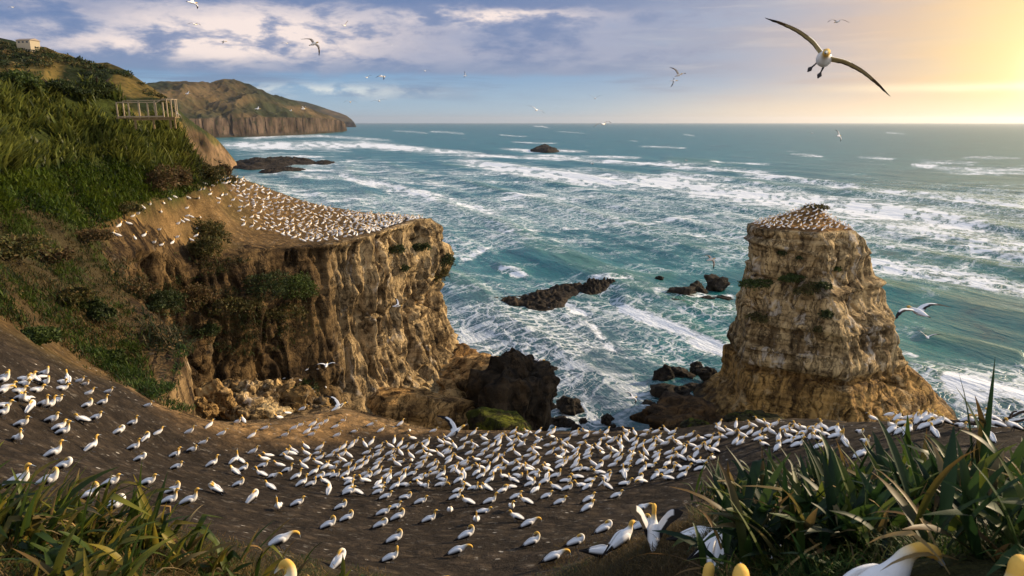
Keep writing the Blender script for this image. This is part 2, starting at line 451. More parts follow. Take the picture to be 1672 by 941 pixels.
def tps_fit(P, lam=.12):
    n = len(P); d = np.linalg.norm(P[:, None, :2] - P[None, :, :2], axis=-1)
    K = np.where(d > 0, d * d * np.log(d + 1e-9), 0) + lam * n * np.eye(n) * .1
    A = np.zeros((n + 3, n + 3)); A[:n, :n] = K; A[:n, n] = 1; A[:n, n + 1:] = P[:, :2]; A[n, :n] = 1; A[n + 1:, :n] = P[:, :2].T
    return np.linalg.solve(A, np.concatenate([P[:, 2], [0, 0, 0]]))
TW = tps_fit(CPT)
def H0(x, y):
    x = np.asarray(x, float); shp = x.shape; x = x.ravel(); y = np.asarray(y, float).ravel()
    out = np.empty(len(x)); n = len(CPT)
    for i in range(0, len(x), 20000):
        xx = x[i:i + 20000]; yy = y[i:i + 20000]
        d2 = (xx[:, None] - CPT[None, :, 0]) ** 2 + (yy[:, None] - CPT[None, :, 1]) ** 2
        out[i:i + 20000] = (.5 * d2 * np.log(d2 + 1e-9)) @ TW[:n] + TW[n] + TW[n + 1] * xx + TW[n + 2] * yy
    return out.reshape(shp)
COAST_PX = [(1690,678,35),(1600,683,38),(1500,674,43),(1420,680,45),(1350,692,47),(1250,690,48),(1100,701,50),(1000,705,52),(836,703,53),(720,712,54),(560,690,55.5),(430,691,50),(345,684,48),(260,655,49)]
coast = [(75,-12),(48,8),(33,19)] + [tuple(P_sl(a, b, s)[:2]) for a, b, s in COAST_PX] + \
 [(-25.5,50.5),(-30,57),(-36,64),(-41,71),(-43.5,79),(-42,87),(-37.5,93.5),(-32,99),(-26,104),(-21,113),(-16.4,125),(-15.6,132),(-19.0,141),(-26.6,150),(-38.7,155),(-56,160),(-67,166),(-95,185)]
COAST = catmull(coast, 1500)
poly = np.concatenate([COAST[::6], np.array([(-260,260),(-260,-60),(75,-60)])])
def inside(x, y):
    r = np.zeros(x.shape, bool); n = len(poly)
    for i in range(n):
        x1, y1 = poly[i]; x2, y2 = poly[(i + 1) % n]
        if y1 == y2: continue
        cnd = ((y1 > y) != (y2 > y)) & (x < (x2 - x1) * (y - y1) / (y2 - y1) + x1)
        r ^= cnd
    return r
def coast_dist(x, y):
    c = COAST[::4]; out = np.empty(x.size); xf = x.ravel(); yf = y.ravel()
    for i in range(0, x.size, 30000):
        d2 = (xf[i:i + 30000, None] - c[None, :, 0]) ** 2 + (yf[i:i + 30000, None] - c[None, :, 1]) ** 2
        out[i:i + 30000] = np.sqrt(d2.min(1))
    return out.reshape(x.shape)
def hill_amount(x, y):                    # 0 on the colony terrace, 1 on the hillside and headland
    return ss(-22, -34, np.asarray(x) + .25 * (np.asarray(y) - 40)) * ss(30, 46, y) 
def HN(x, y):                             # surface with its roughness
    x = np.asarray(x, float); y = np.asarray(y, float)
    h = hill_amount(x, y)
    z = H0(x, y) + fbm(x * .22, y * .22, 1, 4) * (.22 + .75 * h) + fbm(x * 1.3, y * 1.3, 4, 3) * (.06 + .16 * h)
    return z
def drop(px, py):
    """where the ray through a photo point meets the land"""
    px = np.atleast_1d(np.asarray(px, float)); py = np.atleast_1d(np.asarray(py, float))
    d = ray(px, py); ts = np.geomspace(2, 240, 420)
    hit = np.full(len(px), np.nan)
    Q = np.array([0, 0, CAMZ]) + d[:, None, :] * ts[None, :, None]
    hz = HN(Q[..., 0], Q[..., 1]); below = Q[..., 2] < hz
    ok = inside(Q[..., 0], Q[..., 1]); below &= ok
    for i in range(len(px)):
        k = np.argmax(below[i])
        if below[i, k]:
            k0 = max(k - 1, 0); a = Q[i, k0, 2] - hz[i, k0]; bq = Q[i, k, 2] - hz[i, k]
            f = a / (a - bq) if a > bq and a > 0 else 1.0
            hit[i] = ts[k0] + (ts[k] - ts[k0]) * f
    Pn = np.array([0, 0, CAMZ]) + d * hit[:, None]
    Pn[:, 2] = HN(np.nan_to_num(Pn[:, 0]), np.nan_to_num(Pn[:, 1]))
    return Pn, ~np.isnan(hit)

AZ = np.radians(np.linspace(-72, 68, 640)); RR = np.geomspace(1.2, 230, 520)
gx = RR[:, None] * np.sin(AZ)[None, :]; gy = RR[:, None] * np.cos(AZ)[None, :]
# a fan behind/under the camera is not needed: the first ring closes at the viewer's feet
gz = HN(gx, gy)
ins = inside(gx, gy); cd = coast_dist(gx, gy)
terr = 1 - hill_amount(gx, gy)
gz = gz - np.where(ins, .7 * ss(1.6, 0, cd) * terr, 0)
Vg = np.stack([gx, gy, gz], -1).reshape(-1, 3)
F = grid_faces(*gx.shape)
okv = (ins & (cd > .35) & ~((gx < -66) & (gy > 112)) & ~(gy > 172)).ravel()
F = F[okv[F].all(1)][:, ::-1]
# colours of the ground itself
gpx, gpy = to_px(Vg.reshape(gx.shape + (3,)))
nz = fbm(gx * .12, gy * .12, 8, 4); nz2 = fbm(gx * .5, gy * .5, 3, 4)
soil = np.array([.030, .0225, .016]); lip = np.array([.19, .115, .05]); bank = np.array([.13, .085, .035]); plat = np.array([.20, .122, .05])
green = np.array([.040, .052, .012]); brown = np.array([.046, .036, .017]); straw = np.array([.16, .105, .04])
colg = np.broadcast_to(soil, gx.shape + (3,)).copy()
def blend(mask, col):
    global colg
    m_ = np.clip(mask, 0, 1)[..., None]; colg = colg * (1 - m_) + np.asarray(col) * m_
lipw = 2.5 + 6.0 * np.exp(-((gx + 14) / 9.0) ** 2)
lipw = 1.2 + 4.0 * np.exp(-((gx + 13) / 7.0) ** 2)
blend(ss(lipw + .9, lipw * .5, cd + nz * 1.6 + nz2 * 1.0) * ss(2, -6, gx) * terr, lip)
blend(ss(2.2, .4, cd + nz2) * terr * .6, (.10, .07, .04))
hm = hill_amount(gx, gy)
blend(ss(-23, -28, gx + nz * 3) * ss(29, 36, gy + nz * 3) * .8, (.13, .078, .03))
blend(hm, brown)
blend(hm * ss(-.15, .25, nz + nz2 * .6), green)
platm = hm * ss(-56, -50, gx + nz * 3) * ss(70, 77, gy + nz * 3) * ss(50.6, 48.4, gz + nz * 1.2)
blend(platm, plat)
blend(platm * ss(-.1, .3, nz2 + nz * .4) * .8, (.085, .055, .024))
near = ss(17, 12, np.hypot(gx, gy))
blend(near * ss(-.5, .3, nz2 + .3), (.045, .042, .014))
blend(ss(3.0, 1.0, np.hypot(gx - 3.0, gy - 11.5) - 1.2) * ss(-.3, .2, nz2), (.11, .07, .03))
ground = mesh('ground', Vg, F, M_GROUND, colg.reshape(-1, 3), attrs={'spot': (terr * ss(12, 16, np.hypot(gx, gy))).ravel()})
tag(ground, kind='structure')

# ------------------------------------------------------------------ coastal cliff below the land's edge
def cliff_noise(x, y, z, flute, strata):
    w = fbm(x * .08, y * .08, z * .05, 3)
    fl = ridged(x * .30 + w * .9, y * .30 + w * .9, z * .035, 3) - .55
    fl2 = np.maximum(0, ridged(x * .16 + 5, y * .16 + w, z * .05, 2) - .45)
    st = vn(np.zeros_like(z), z * .55 + w * 1.6 + x * .02, 7.0) * .7 + vn(np.zeros_like(z), z * 1.5 + w * 2.4, 3.0) * .35
    bigc = fbm(x * .055, y * .055, z * .05, 3)
    sm = fbm(x * .7, y * .7, z * .5, 3)
    ckn = vn(x * .20 + w * 2.2 + 40, y * .20 - w * 2.0, z * .03); ck = -np.exp(-(ckn / .07) ** 2)
    ckm = vn(x * .45 + w * 3 + 11, y * .45 + w * 2, z * .06 + 9); ck2 = -np.exp(-(ckm / .08) ** 2)
    fl3 = ridged(x * .8 + w * 3, y * .8 - w * 3, z * .10, 2) - .55
    st = st * (.4 + .9 * ss(-.3, .4, fbm(x * .07 + 3, y * .07, z * .1, 2)))
    return flute * (fl * 1.3 + fl2 * 1.1 + fl3 * .45) + strata * st + bigc * 2.2 + sm * .40 + ck * 1.3 + ck2 * .55
idx0 = np.argmin(np.hypot(COAST[:, 0] - 48, COAST[:, 1] - 8))
Cc = COAST[idx0:]
ns = len(Cc); tang = np.gradient(Cc, axis=0)
ker = np.hanning(61); ker /= ker.sum()
tg = np.stack([np.convolve(np.pad(tang[:, k], 30, 'edge'), ker, 'valid') for k in (0, 1)], -1)
tg /= np.linalg.norm(tg, axis=1, keepdims=True)
nrm = np.stack([tg[:, 1], -tg[:, 0]], -1)        # outward (seaward) for this direction of travel
mid_in = inside(Cc[:, 0] + nrm[:, 0] * 2, Cc[:, 1] + nrm[:, 1] * 2)
if mid_in.mean() > .5: nrm = -nrm
nv = 120
v = np.linspace(0, 1, nv)
zr = HN(Cc[:, 0], Cc[:, 1]); 
arc = np.arange(ns) / ns
yC = Cc[:, 1]; xC = Cc[:, 0]
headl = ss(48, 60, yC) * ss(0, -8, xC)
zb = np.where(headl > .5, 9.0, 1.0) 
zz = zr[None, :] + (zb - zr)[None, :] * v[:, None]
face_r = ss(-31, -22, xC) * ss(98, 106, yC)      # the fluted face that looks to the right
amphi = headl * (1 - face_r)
prof = 1.2 * v[:, None] ** 1.0 * 2.2 + 9.0 * ss(.66, 1.0, v)[:, None] ** 1.4 * (1 - .62 * face_r)[None, :]
off0 = prof
bx = Cc[None, :, 0] + nrm[None, :, 0] * off0; by = Cc[None, :, 1] + nrm[None, :, 1] * off0
dn = cliff_noise(bx, by, zz, (.5 + 1.35 * face_r + .2 * amphi)[None, :], (.55 - .2 * face_r + .25 * amphi)[None, :])
ramp = ss(0, .05, v)[:, None]
offs = off0 + dn * ramp * (.35 + .65 * headl)[None, :]
offs += -1.8 * (face_r[None, :]) * np.exp(-((v[:, None] - .45) / .2) ** 2)
# the tip bulges seaward with a shrubby shoulder
tipm = np.exp(-((xC + 13.0) / 5) ** 2 - ((yC - 132) / 7) ** 2)
offs += (2.2 * np.exp(-((v[:, None] - .22) / .12) ** 2) + 1.0) * tipm[None, :] * ramp
wx_ = Cc[None, :, 0] + nrm[None, :, 0] * offs; wy_ = Cc[None, :, 1] + nrm[None, :, 1] * offs
# rows that lap over the rim onto the land
inr = []
for k, (d_, h_) in enumerate([(3.2, -.5), (1.9, .02), (.9, .10), (.3, .06)]):
    jx = Cc[:, 0] - nrm[:, 0] * d_; jy = Cc[:, 1] - nrm[:, 1] * d_
    tq = 1 - hill_amount(jx, jy)
    inr.append(np.stack([jx, jy, HN(jx, jy) + h_ - .7 * ss(1.6, 0, np.full(ns, d_)) * tq], -1))
Wv = np.concatenate([np.stack(inr), np.stack([wx_, wy_, zz - (.45 * (1 - headl))[None, :] * (1 - v[:, None])], -1)])
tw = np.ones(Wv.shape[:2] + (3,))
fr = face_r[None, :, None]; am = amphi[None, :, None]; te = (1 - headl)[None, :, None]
tw = tw * (1 - am) + np.array([.27, .235, .19]) * am  # the hollow's shade is painted into the tint, along with darker damp rock
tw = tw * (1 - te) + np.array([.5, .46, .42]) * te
low = np.concatenate([np.zeros(4), ss(.8, 1.0, v)])[:, None, None]
tw = tw * (1 - .45 * low) + tw * np.array([.75, .8, .75]) * .45 * low
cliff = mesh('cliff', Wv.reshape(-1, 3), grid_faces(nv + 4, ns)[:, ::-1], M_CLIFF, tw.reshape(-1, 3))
tag(cliff, kind='structure')

# ------------------------------------------------------------------ sea stack
def sea_stack():
    prof = [(690,1112,1552),(668,1140,1546),(650,1162,1535),(630,1184,1520),(615,1188,1508),(600,1190,1492),(575,1192,1470),(560,1193,1462),(520,1202,1450),(480,1207,1436),(455,1212,1424),(440,1220,1410),(420,1222,1404),(400,1225,1402),(388,1225,1398),(376,1224,1388),(370,1225,1380)]
    Yc = 134.0
    rows = []
    for py, l, r in prof:
        A = P_Y(l, py, Yc); B = P_Y(r, py, Yc); rows.append((A[2], (A[0] + B[0]) / 2, (B[0] - A[0]) / 2))
    rows = sorted(rows); rows = [(-2.0, rows[0][1], rows[0][2] * 1.08)] + rows
    rz, rcx, ra = [np.array(k) for k in zip(*rows)]
    nth, nr = 520, 190
    th = np.linspace(0, 2 * np.pi, nth, endpoint=False)
    z = np.linspace(rz[0], rz[-1], nr)
    cx = np.interp(z, rz, rcx); a = np.interp(z, rz, ra)
    ksm = np.hanning(7); ksm /= ksm.sum()
    a = np.convolve(np.pad(a, 3, 'edge'), ksm, 'valid'); cx = np.convolve(np.pad(cx, 3, 'edge'), ksm, 'valid')
    planes = [(-122, .98, 1.0), (-62, .93, 1.15), (-14, 1.02, 1.2), (28, .98, 1.1), (78, .95, 1.0), (125, 1.0, 1.0), (176, .97, .8), (-155, 1.08, .9)]
    rad = np.full((nr, nth), 9.0)
    for k, (ang_, h_, jit_) in enumerate(planes):
        off = vn(np.floor((z + vn(z * .2, z * 0, k) * 1.5) / 4.3), np.full(nr, k * 3.3), 1.0) * .050 * jit_ + vn(z * .11, np.full(nr, k * 7.7), 4.0) * .07 * jit_
        cs_ = np.cos(th[None, :] - np.radians(ang_ + 10 * vn(z * .07, np.full(nr, k * 2.1), 8.0))[:, None])
        rad = np.minimum(rad, np.where(cs_ > .05, (h_ + off)[:, None] / np.maximum(cs_, .05), 9.0))
    rad = np.minimum(rad, 1.32)
    rx_ = rad * np.cos(th)
    rt_ = rx_.max(1, keepdims=True); lf_ = -rx_.min(1, keepdims=True)
    sxr = np.where(np.cos(th)[None, :] > 0, 1 / rt_, 1 / lf_)
    X0 = cx[:, None] + a[:, None] * rx_ * sxr; Y0 = Yc + a[:, None] * rad * np.sin(th) * .86
    Z0 = np.broadcast_to(z[:, None], X0.shape)
    w = fbm(X0 * .06, Y0 * .06, Z0 * .06, 3)
    st = vn(np.zeros_like(Z0), Z0 * .42 + w * 1.6 + X0 * .03, 2.0) * .9 + vn(np.zeros_like(Z0), Z0 * 1.25 + w * 2.6 + X0 * .05, 5.0) * .5
    st = st * (.25 + 1.0 * ss(-.3, .4, fbm(X0 * .08 + 3, Y0 * .08, Z0 * .12, 3)))
    fl = ridged(X0 * .22 + w, Y0 * .22 + w, Z0 * .05, 3) - .55
    ckn = vn(X0 * .17 + w * 2.2 + 40, Y0 * .17 - w * 2.0, Z0 * .035); ck = -np.exp(-(ckn / .06) ** 2)
    ckm = vn(X0 * .4 + w * 3 + 11, Y0 * .4 + w * 2, Z0 * .08 + 9); ck2 = -np.exp(-(ckm / .07) ** 2)
    bl = fbm(X0 * .11, Y0 * .11, Z0 * .10, 4)
    sm = fbm(X0 * .6, Y0 * .6, Z0 * .6, 3)
    shelf = -1.5 * np.exp(-((Z0 - 13.2 - w * 1.5) / .8) ** 2) + 1.0 * np.exp(-((Z0 - 30 - w * 3) / .6) ** 2) + .8 * np.exp(-((Z0 - 36.0 - w * 2) / .4) ** 2) + .8 * np.exp(-((Z0 - 23.0 - w * 4) / .5) ** 2)
    dd = st * .36 + fl * .9 + bl * .9 + sm * .30 + shelf * (.3 + .9 * ss(-.3, .3, bl)) + ck * 1.0 + ck2 * .5
    topf = ss(z[-1], z[-1] - 1.2, z)[:, None]
    dd = dd * topf * .9
    V = [np.stack([X0 + dd * np.cos(th), Y0 + dd * np.sin(th), Z0], -1)]
    # the top rises to a grassy knob at the back right
    pk = P_Y(1328, 334, 137.0)
    nk = 26
    rim = V[0][-1]
    for k in range(1, nk + 1):
        f = k / nk
        c0 = np.array([pk[0], pk[1], 0]); q = rim * (1 - f) + c0 * f
        zt = z[-1] + (pk[2] - z[-1]) * (.08 * ss(0, .15, f) + .92 * f ** 1.5)
        zt = zt + fbm(q[:, 0] * .3, q[:, 1] * .3, 2, 3) * .35 * ss(0, .2, f) * (1 - ss(.85, 1, f))
        q = q.copy(); q[:, 2] = zt; V.append(q[None])
    V = np.concatenate(V)
    t = np.ones(V.shape)
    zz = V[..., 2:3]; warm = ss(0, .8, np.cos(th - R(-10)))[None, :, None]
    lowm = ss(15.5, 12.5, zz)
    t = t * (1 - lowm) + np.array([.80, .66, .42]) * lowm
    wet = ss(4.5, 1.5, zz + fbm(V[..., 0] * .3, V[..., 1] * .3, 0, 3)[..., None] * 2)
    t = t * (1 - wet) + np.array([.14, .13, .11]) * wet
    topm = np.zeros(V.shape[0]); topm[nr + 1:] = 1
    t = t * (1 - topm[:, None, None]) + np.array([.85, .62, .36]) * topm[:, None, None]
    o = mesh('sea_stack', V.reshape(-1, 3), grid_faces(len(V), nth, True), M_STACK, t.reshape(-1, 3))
    tag(o, 'tall layered sandstone sea stack standing in the surf with birds on its top', 'sea stack')
    return o, V, nr, pk
STACK, STV, ST_NR, ST_PK = sea_stack()

# ------------------------------------------------------------------ far hills and headlands
def fan_hill(name, sil, Yc, basez, Yb, nu, nvv, amp, freq, colf, hscale, cliffh=None, kind='structure', backdrop=True):
    """a ridge: crest heights along the view fan at depth Yc(px), falling to the base at depth Yb(px)"""
    px = np.linspace(sil[0][0], sil[-1][0], nu)
    sy = np.interp(px, [s[0] for s in sil], [s[1] for s in sil])
    yc = np.array([Yc(p) for p in px]); yb = np.array([Yb(p) for p in px])
    top = P_Y(px, sy, yc)
    zt = top[:, 2]; zb = np.array([basez(p) for p in px])
    v = np.linspace(0, 1, nvv)
    ch = np.zeros(nu) if cliffh is None else np.array([cliffh(p) for p in px])
    ch = np.minimum(ch, np.maximum(zt - zb - 2, 0))
    rows = []
    for q in v:
        if q < .25:
            f = q / .25; yy = yb + (yc - yb) * .05 * f; z = zb + ch * f
        else:
            f = (q - .25) / .75; yy = yb + (yc - yb) * (.05 + .95 * f); z = zb + ch + (zt - zb - ch) * (1 - (1 - f) ** 1.25)
        x = (px - CX) / FPX * (yy / CP) * 1.0
        rows.append(np.stack([x, yy, z], -1))
    V = np.stack(rows)
    # keep x on the fan of the crest pixel: recompute from the true depth along the view axis
    for k in range(nvv):
        fwd = V[k, :, 1] * CP - (V[k, :, 2] - CAMZ) * SP
        V[k, :, 0] = (px - CX) / FPX * fwd
    g = ridged(V[..., 0] * freq, V[..., 1] * freq * .55, 2, 4) - .6
    e = (np.sin(np.clip(v, 0, 1) * np.pi) ** .7)[:, None] * (((zt - zb) / (zt - zb).max()) ** 1.2)[None, :]
    V[..., 2] += (g - .12) * amp * e * (np.where(v < .25, .0, 1))[:, None]
    if ch.max() > 0:
        cn = (ridged(V[..., 0] * freq * 4, V[..., 1] * freq * 2, V[..., 2] * freq * .4, 3) - .5)
        V[..., 1] -= cn * amp * .5 * ss(.0, .06, v)[:, None] * ss(.32, .22, v)[:, None]
    V[..., 2] += (fbm(V[..., 0] * freq * 3, V[..., 1] * freq * 3, 5, 3) * amp * .18) * ((v > .26) * (v < .995))[:, None] * (((zt - zb) / (zt - zb).max()) ** 1.2)[None, :]
    bk = V[-1].copy(); bk[:, 1] += (zt - zb) * 2.0; bk[:, 2] = zb - 5; bk[:, 0] *= bk[:, 1] / V[-1][:, 1]
    V = np.concatenate([V, bk[None]])
    colr = colf(V, np.concatenate([v, [1]])[:, None], px[None, :])
    o = mesh(name, V.reshape(-1, 3), grid_faces(len(V), nu), M_HILL, colr.reshape(-1, 3), attrs={'hscale': np.full(V.shape[0] * V.shape[1], hscale)})
    tag(o, kind='structure')
    return o
def seaY(px, py):
    return float(P_sea(px, py)[1])
def far_col(V, v, px):
    n = fbm(V[..., 0] * .004, V[..., 1] * .003, V[..., 2] * .01, 4)[..., None]
    grass = np.array([.098, .068, .034]); scrub = np.array([.030, .034, .017]); rock = np.array([.085, .060, .043])
    m = ss(-.25, .3, n); c = grass * m + scrub * (1 - m)
    k = ss(.30, .22, v + 0 * px)[..., None]
    st = fbm(px * .25 + v * 0, v * 3 + px * 0, 0, 4)[..., None]
    rockc = rock * (.85 + 1.1 * st + .35 * fbm(px * 1.3 + v * 0, v * 9 + px * 0, 3, 3)[..., None])
    c = c * (1 - k) + rockc * k
    w = ss(.06, .02, v + 0 * px)[..., None]
    return c * (1 - w) + np.array([.05, .04, .03]) * w
fan_hill('headland_hills', [(440,161),(470,162),(500,167),(520,173),(540,180),(556,185),(566,189),(574,195),(579,201),(581.5,206)], lambda p: 9800, lambda p: 0.0, lambda p: 9000, 90, 60, 26, .0035, far_col, .004, lambda p: 60)
fan_hill('headland_hills', [(225,138),(262,134),(290,133),(320,134),(342,136),(352,132),(366,129),(382,130),(393,133),(410,141),(428,148),(444,155),(462,159),(482,165),(500,175),(520,183),(540,190),(553,195),(561,199),(565,205),(566.5,212)],
         lambda p: seaY(p, np.interp(p, [230,350,420,500,560,566.5], [229,225,223.5,220,215.5,213.5])) + 30 + 500 * float(np.interp(p, [225, 480, 540, 566], [1, 1, .5, 0.02])),
         lambda p: -1.0, lambda p: seaY(p, np.interp(p, [230,350,420,500,560,566.5], [229,225,223.5,220,215.5,213.5])), 360, 150, 75, .0062, far_col, .011,
         lambda p: float(np.interp(p, [225, 350, 440, 520, 555, 566], [70, 78, 85, 85, 75, 45])))
def mid_col(V, v, px):
    n = fbm(V[..., 0] * .02, V[..., 1] * .015, V[..., 2] * .03, 4)[..., None]
    grass = np.array([.10, .085, .03]); scrub = np.array([.028, .036, .012]); rock = np.array([.21, .135, .075])
    m = ss(-.1, .3, n); c = grass * m + scrub * (1 - m)
    k = ss(.80, .55, v + 0 * px + n[..., 0] * .35 - .25 * ss(320, 360, px + 0 * v))[..., None]
    return c * (1 - k) + rock * (.75 + 1.0 * n) * k
fan_hill('headland_hills', [(262,160),(285,172),(300,188),(315,200),(330,210),(345,220),(355,228),(365,239),(374,250),(382,260),(387,267)],
         lambda p: 640 + (p - 262) * 2.6, lambda p: -1.0, lambda p: 560 + (p - 262) * 3.0, 130, 70, 16, .03, mid_col, .05, lambda p: float(np.interp(p, [262, 340, 387], [25, 24, 4])))
def ridge_col(V, v, px):
    n = fbm(V[..., 0] * .05, V[..., 1] * .03, V[..., 2] * .05, 4)[..., None]
    grass = np.array([.125, .088, .026]); scrub = np.array([.016, .022, .008])
    n = n + .5 * fbm(V[..., 0] * .16 + V[..., 2] * .2, V[..., 1] * .02, V[..., 2] * .25, 3)[..., None]
    m = ss(-.20, .12, n); c = grass * m + scrub * (1 - m)
    return c
fan_hill('headland_hills', [(-140,40),(-60,52),(0,62),(20,66),(40,73),(55,75),(75,77),(95,86),(110,89),(140,102),(160,103),(175,102),(195,110),(208,116),(222,126),(235,135),(248,143),(262,153),(280,170),(296,192),(306,214)],
         lambda p: 330.0, lambda p: 20.0, lambda p: 190.0, 300, 110, 7, .035, ridge_col, .10)

# ------------------------------------------------------------------ sea
def build_sea():
    ang = np.concatenate([np.radians(np.linspace(42, 27, 40, endpoint=False)),
                          np.arctan(np.linspace(.5095, .0022, 470)), np.radians([.11, .08, .06])])
    rad = CAMZ / np.tan(ang)
    azs = np.radians(np.linspace(-64, 64, 1000))
    x = rad[:, None] * np.sin(azs); y = rad[:, None] * np.cos(azs)
    dr = np.gradient(rad)[:, None]
    px, py = to_px(np.stack([x, y, np.zeros_like(x)], -1))
    F_ = np.zeros_like(x); L_ = np.zeros_like(x); CR = np.zeros_like(x)
    def band(pts, amt, target=F_):
        """a streak along photo points (px, py, half width above, half width below)"""
        q = np.array(pts, float); o = np.argsort(q[:, 0]); q = q[o]
        c = np.interp(px, q[:, 0], q[:, 1]); up = np.interp(px, q[:, 0], q[:, 2]); dn = np.interp(px, q[:, 0], q[:, 3])
        d = py - c; w = np.where(d < 0, up, dn)
        span = q[-1, 0] - q[0, 0]; e = max(4, span * .12)
        m = np.exp(-(d / w) ** 2) * ss(q[0, 0] - e, q[0, 0] + e, px) * ss(q[-1, 0] + e, q[-1, 0] - e, px)
        np.maximum(target, m * amt, out=target)
    # long outer surf
    band([(740,262,9,14),(900,284,12,20),(1100,300,14,24),(1300,322,16,30),(1500,352,18,45),(1700,400,30,55)], .84)
    band([(720,300,40,40),(1000,330,45,50),(1300,365,50,60),(1700,430,60,60)], .40)
    band([(380,250,22,22),(560,275,26,30),(760,300,30,50),(900,345,40,60)], .42)
    band([(770,385,18,16),(1000,395,20,18),(1210,385,20,18)], .42)
    band([(700,252,3,3),(880,258,3,3),(1060,268,4,4),(1250,284,5,6),(1420,312,6,6),(1700,345,7,9)], .74)
    band([(360,238,9,9),(480,238,8,8),(600,236,7,8),(700,246,5,5),(780,250,3,4)], .84)
    band([(390,226,4,4),(520,222,3,3),(640,230,3,3)], .6)
    for k in range(34):
        x0_ = rng.uniform(420, 1640); y0_ = rng.uniform(206, 300); w_ = rng.uniform(25, 110) * (y0_ - 190) / 60; h_ = max(1.0, (y0_ - 196) * .035) * rng.uniform(.7, 1.4)
        band([(x0_, y0_, h_, h_ * 1.3), (x0_ + w_ * .5, y0_ + rng.uniform(-1, 2), h_, h_ * 1.6), (x0_ + w_, y0_ + 3, h_, h_)], rng.uniform(.45, .72))
    band([(540,282,5,10),(640,306,9,14),(740,328,10,16),(830,352,8,14)], .76)
    band([(380,285,12,20),(480,310,14,20),(600,335,14,18),(720,350,12,14)], .48)
    band([(770,368,6,14),(850,382,10,14),(960,372,12,16),(1080,360,12,14),(1200,350,10,14)], .56)
    band([(1400,430,14,20),(1540,448,16,20),(1700,478,18,20)], .72)
    band([(1430,352,14,30),(1560,380,18,36),(1700,410,20,40)], .70)
    band([(820,243,2.5,2.5),(868,247,3,3),(910,246,3,3),(960,248,2,2)], .75)
    for a in [(1082,1172,268,4),(842,902,320,3.5),(1290,1345,252,3),(1398,1462,257,3.5),(1498,1700,275,6),(1040,1125,239,2),(770,830,271,3),(560,640,262,2.5),(700,760,215,2),(640,700,214,1.6),(1500,1600,262,2.4),(660,740,300,3)]:
        band([(a[0], a[2], a[3], a[3]), ((a[0] + a[1]) / 2, a[2] + 1, a[3], a[3] * 1.3), (a[1], a[2] + 4, a[3], a[3])], .50)
    # inshore breakers
    band([(1008,500,5,9),(1040,512,7,12),(1090,533,9,14),(1140,556,10,16),(1200,580,10,16)], .98)
    band([(915,490,5,10),(950,506,8,14),(975,535,12,24),(990,560,14,22),(1012,582,6,8)], .78)
    band([(812,436,5,6),(835,441,6,8),(862,449,4,5)], .92)
    band([(960,455,2,5),(1000,457,3,7),(1040,462,4,5)], .8)
    band([(1060,478,5,12),(1130,486,6,12),(1205,478,6,10)], .74)
    band([(1530,610,20,30),(1580,640,24,40),(1640,660,24,40),(1700,660,20,30)], .72)
    band([(1440,566,5,10),(1500,585,6,12)], .5)
    band([(745,430,10,12),(775,412,6,8),(800,405,4,4)], .6)
    # lacy foam
    lz = ss(395, 470, py) * ss(1260, 1180, px) * .42 + ss(480, 540, py) * ss(1000, 900, px) * .35
    lz = np.maximum(lz, ss(560, 640, py) * ss(1420, 1500, px) * .7)
    lz = np.maximum(lz, ss(255, 300, py) * .33 * ss(1700, 1000, px) + .0)
    lz = np.maximum(lz, ss(270, 330, py) * ss(480, 380, py) * .55)
    lz = np.maximum(lz, np.clip(F_ * 1.1, 0, 1))
    L_ = np.clip(lz, 0, 1)
    brk = fbm(px * .035 + 7, py * .16, 1, 4); brk2 = fbm(px * .010, py * .10 + 3, 6, 3)
    brk3 = vn(px * .14, py * .45, 3); nearb = .98 + .95 * fbm(x * .14, y * .14, 2, 4)
    F_ *= np.where(py > 400, np.clip(nearb, .35, 1.12), 1.0)
    fade = ss(540, 420, py)
    F_ *= 1 - fade * (1 - np.clip(.95 + .95 * brk + .35 * brk2 + .60 * brk3, .1, 1.15))
    # swell
    k = np.array([.92, .39]); s = x * k[0] + y * k[1]; tt = x * .39 - y * .92
    wob = fbm(x * .006, y * .006, 3, 3) * 26
    z = np.zeros_like(x)
    for wl, am, ph in ((70, 1.6, 0), (38, .9, 1.3), (19, .42, 2.1), (9.5, .22, .4)):
        ph_ = (s + wob * (.6 if wl > 30 else .3) + fbm(x / wl / 3, y / wl / 3, wl, 2) * wl * .35) * 2 * np.pi / wl + ph
        sh = 2 * ((np.sin(ph_) + 1) / 2) ** 1.7 - .75
        at = ss(1.6, 4.0, wl / np.abs(dr)) * (.55 + .45 * fbm(x / wl / 2, y / wl / 2, wl + 3, 2) * 1.6)
        z += am * sh * at
    CR = ss(.8, 1.7, z)
    def crestline(pts, hgt, wpx):
        q = np.array(pts, float); cc = np.interp(px, q[:, 0], q[:, 1]); d = py - cc
        m = np.exp(-(d / wpx) ** 2) * ss(q[0, 0] - 12, q[0, 0] + 12, px) * ss(q[-1, 0] + 12, q[-1, 0] - 12, px)
        return m * hgt, m
    for pts, hgt, wpx in ([[(1010,492),(1090,522),(1195,566)], 1.6, 12], [[(812,432),(862,444)], 1.0, 8], [[(1380,310),(1500,318),(1672,334)], 2.2, 7], [[(985,452),(1100,448)], .8, 7], [[(1500,545),(1600,565),(1672,580)], 1.4, 12], [[(1085,262),(1170,266)], 2.5, 5]):
        h_, m_ = crestline(pts, hgt, wpx); z += h_; CR = np.maximum(CR, m_ * .8)
    far = ss(250, 1500, np.hypot(x, y))
    shore = ss(420, 560, py) * ss(1150, 950, px) + .5 * ss(560, 680, py) + .35 * ss(1480, 1600, px) * ss(420, 520, py)
    caps = ss(230, 500, np.hypot(x, y)) * (1 - .6 * ss(2500, 6000, np.hypot(x, y)))
    V = np.stack([x, y, z], -1)
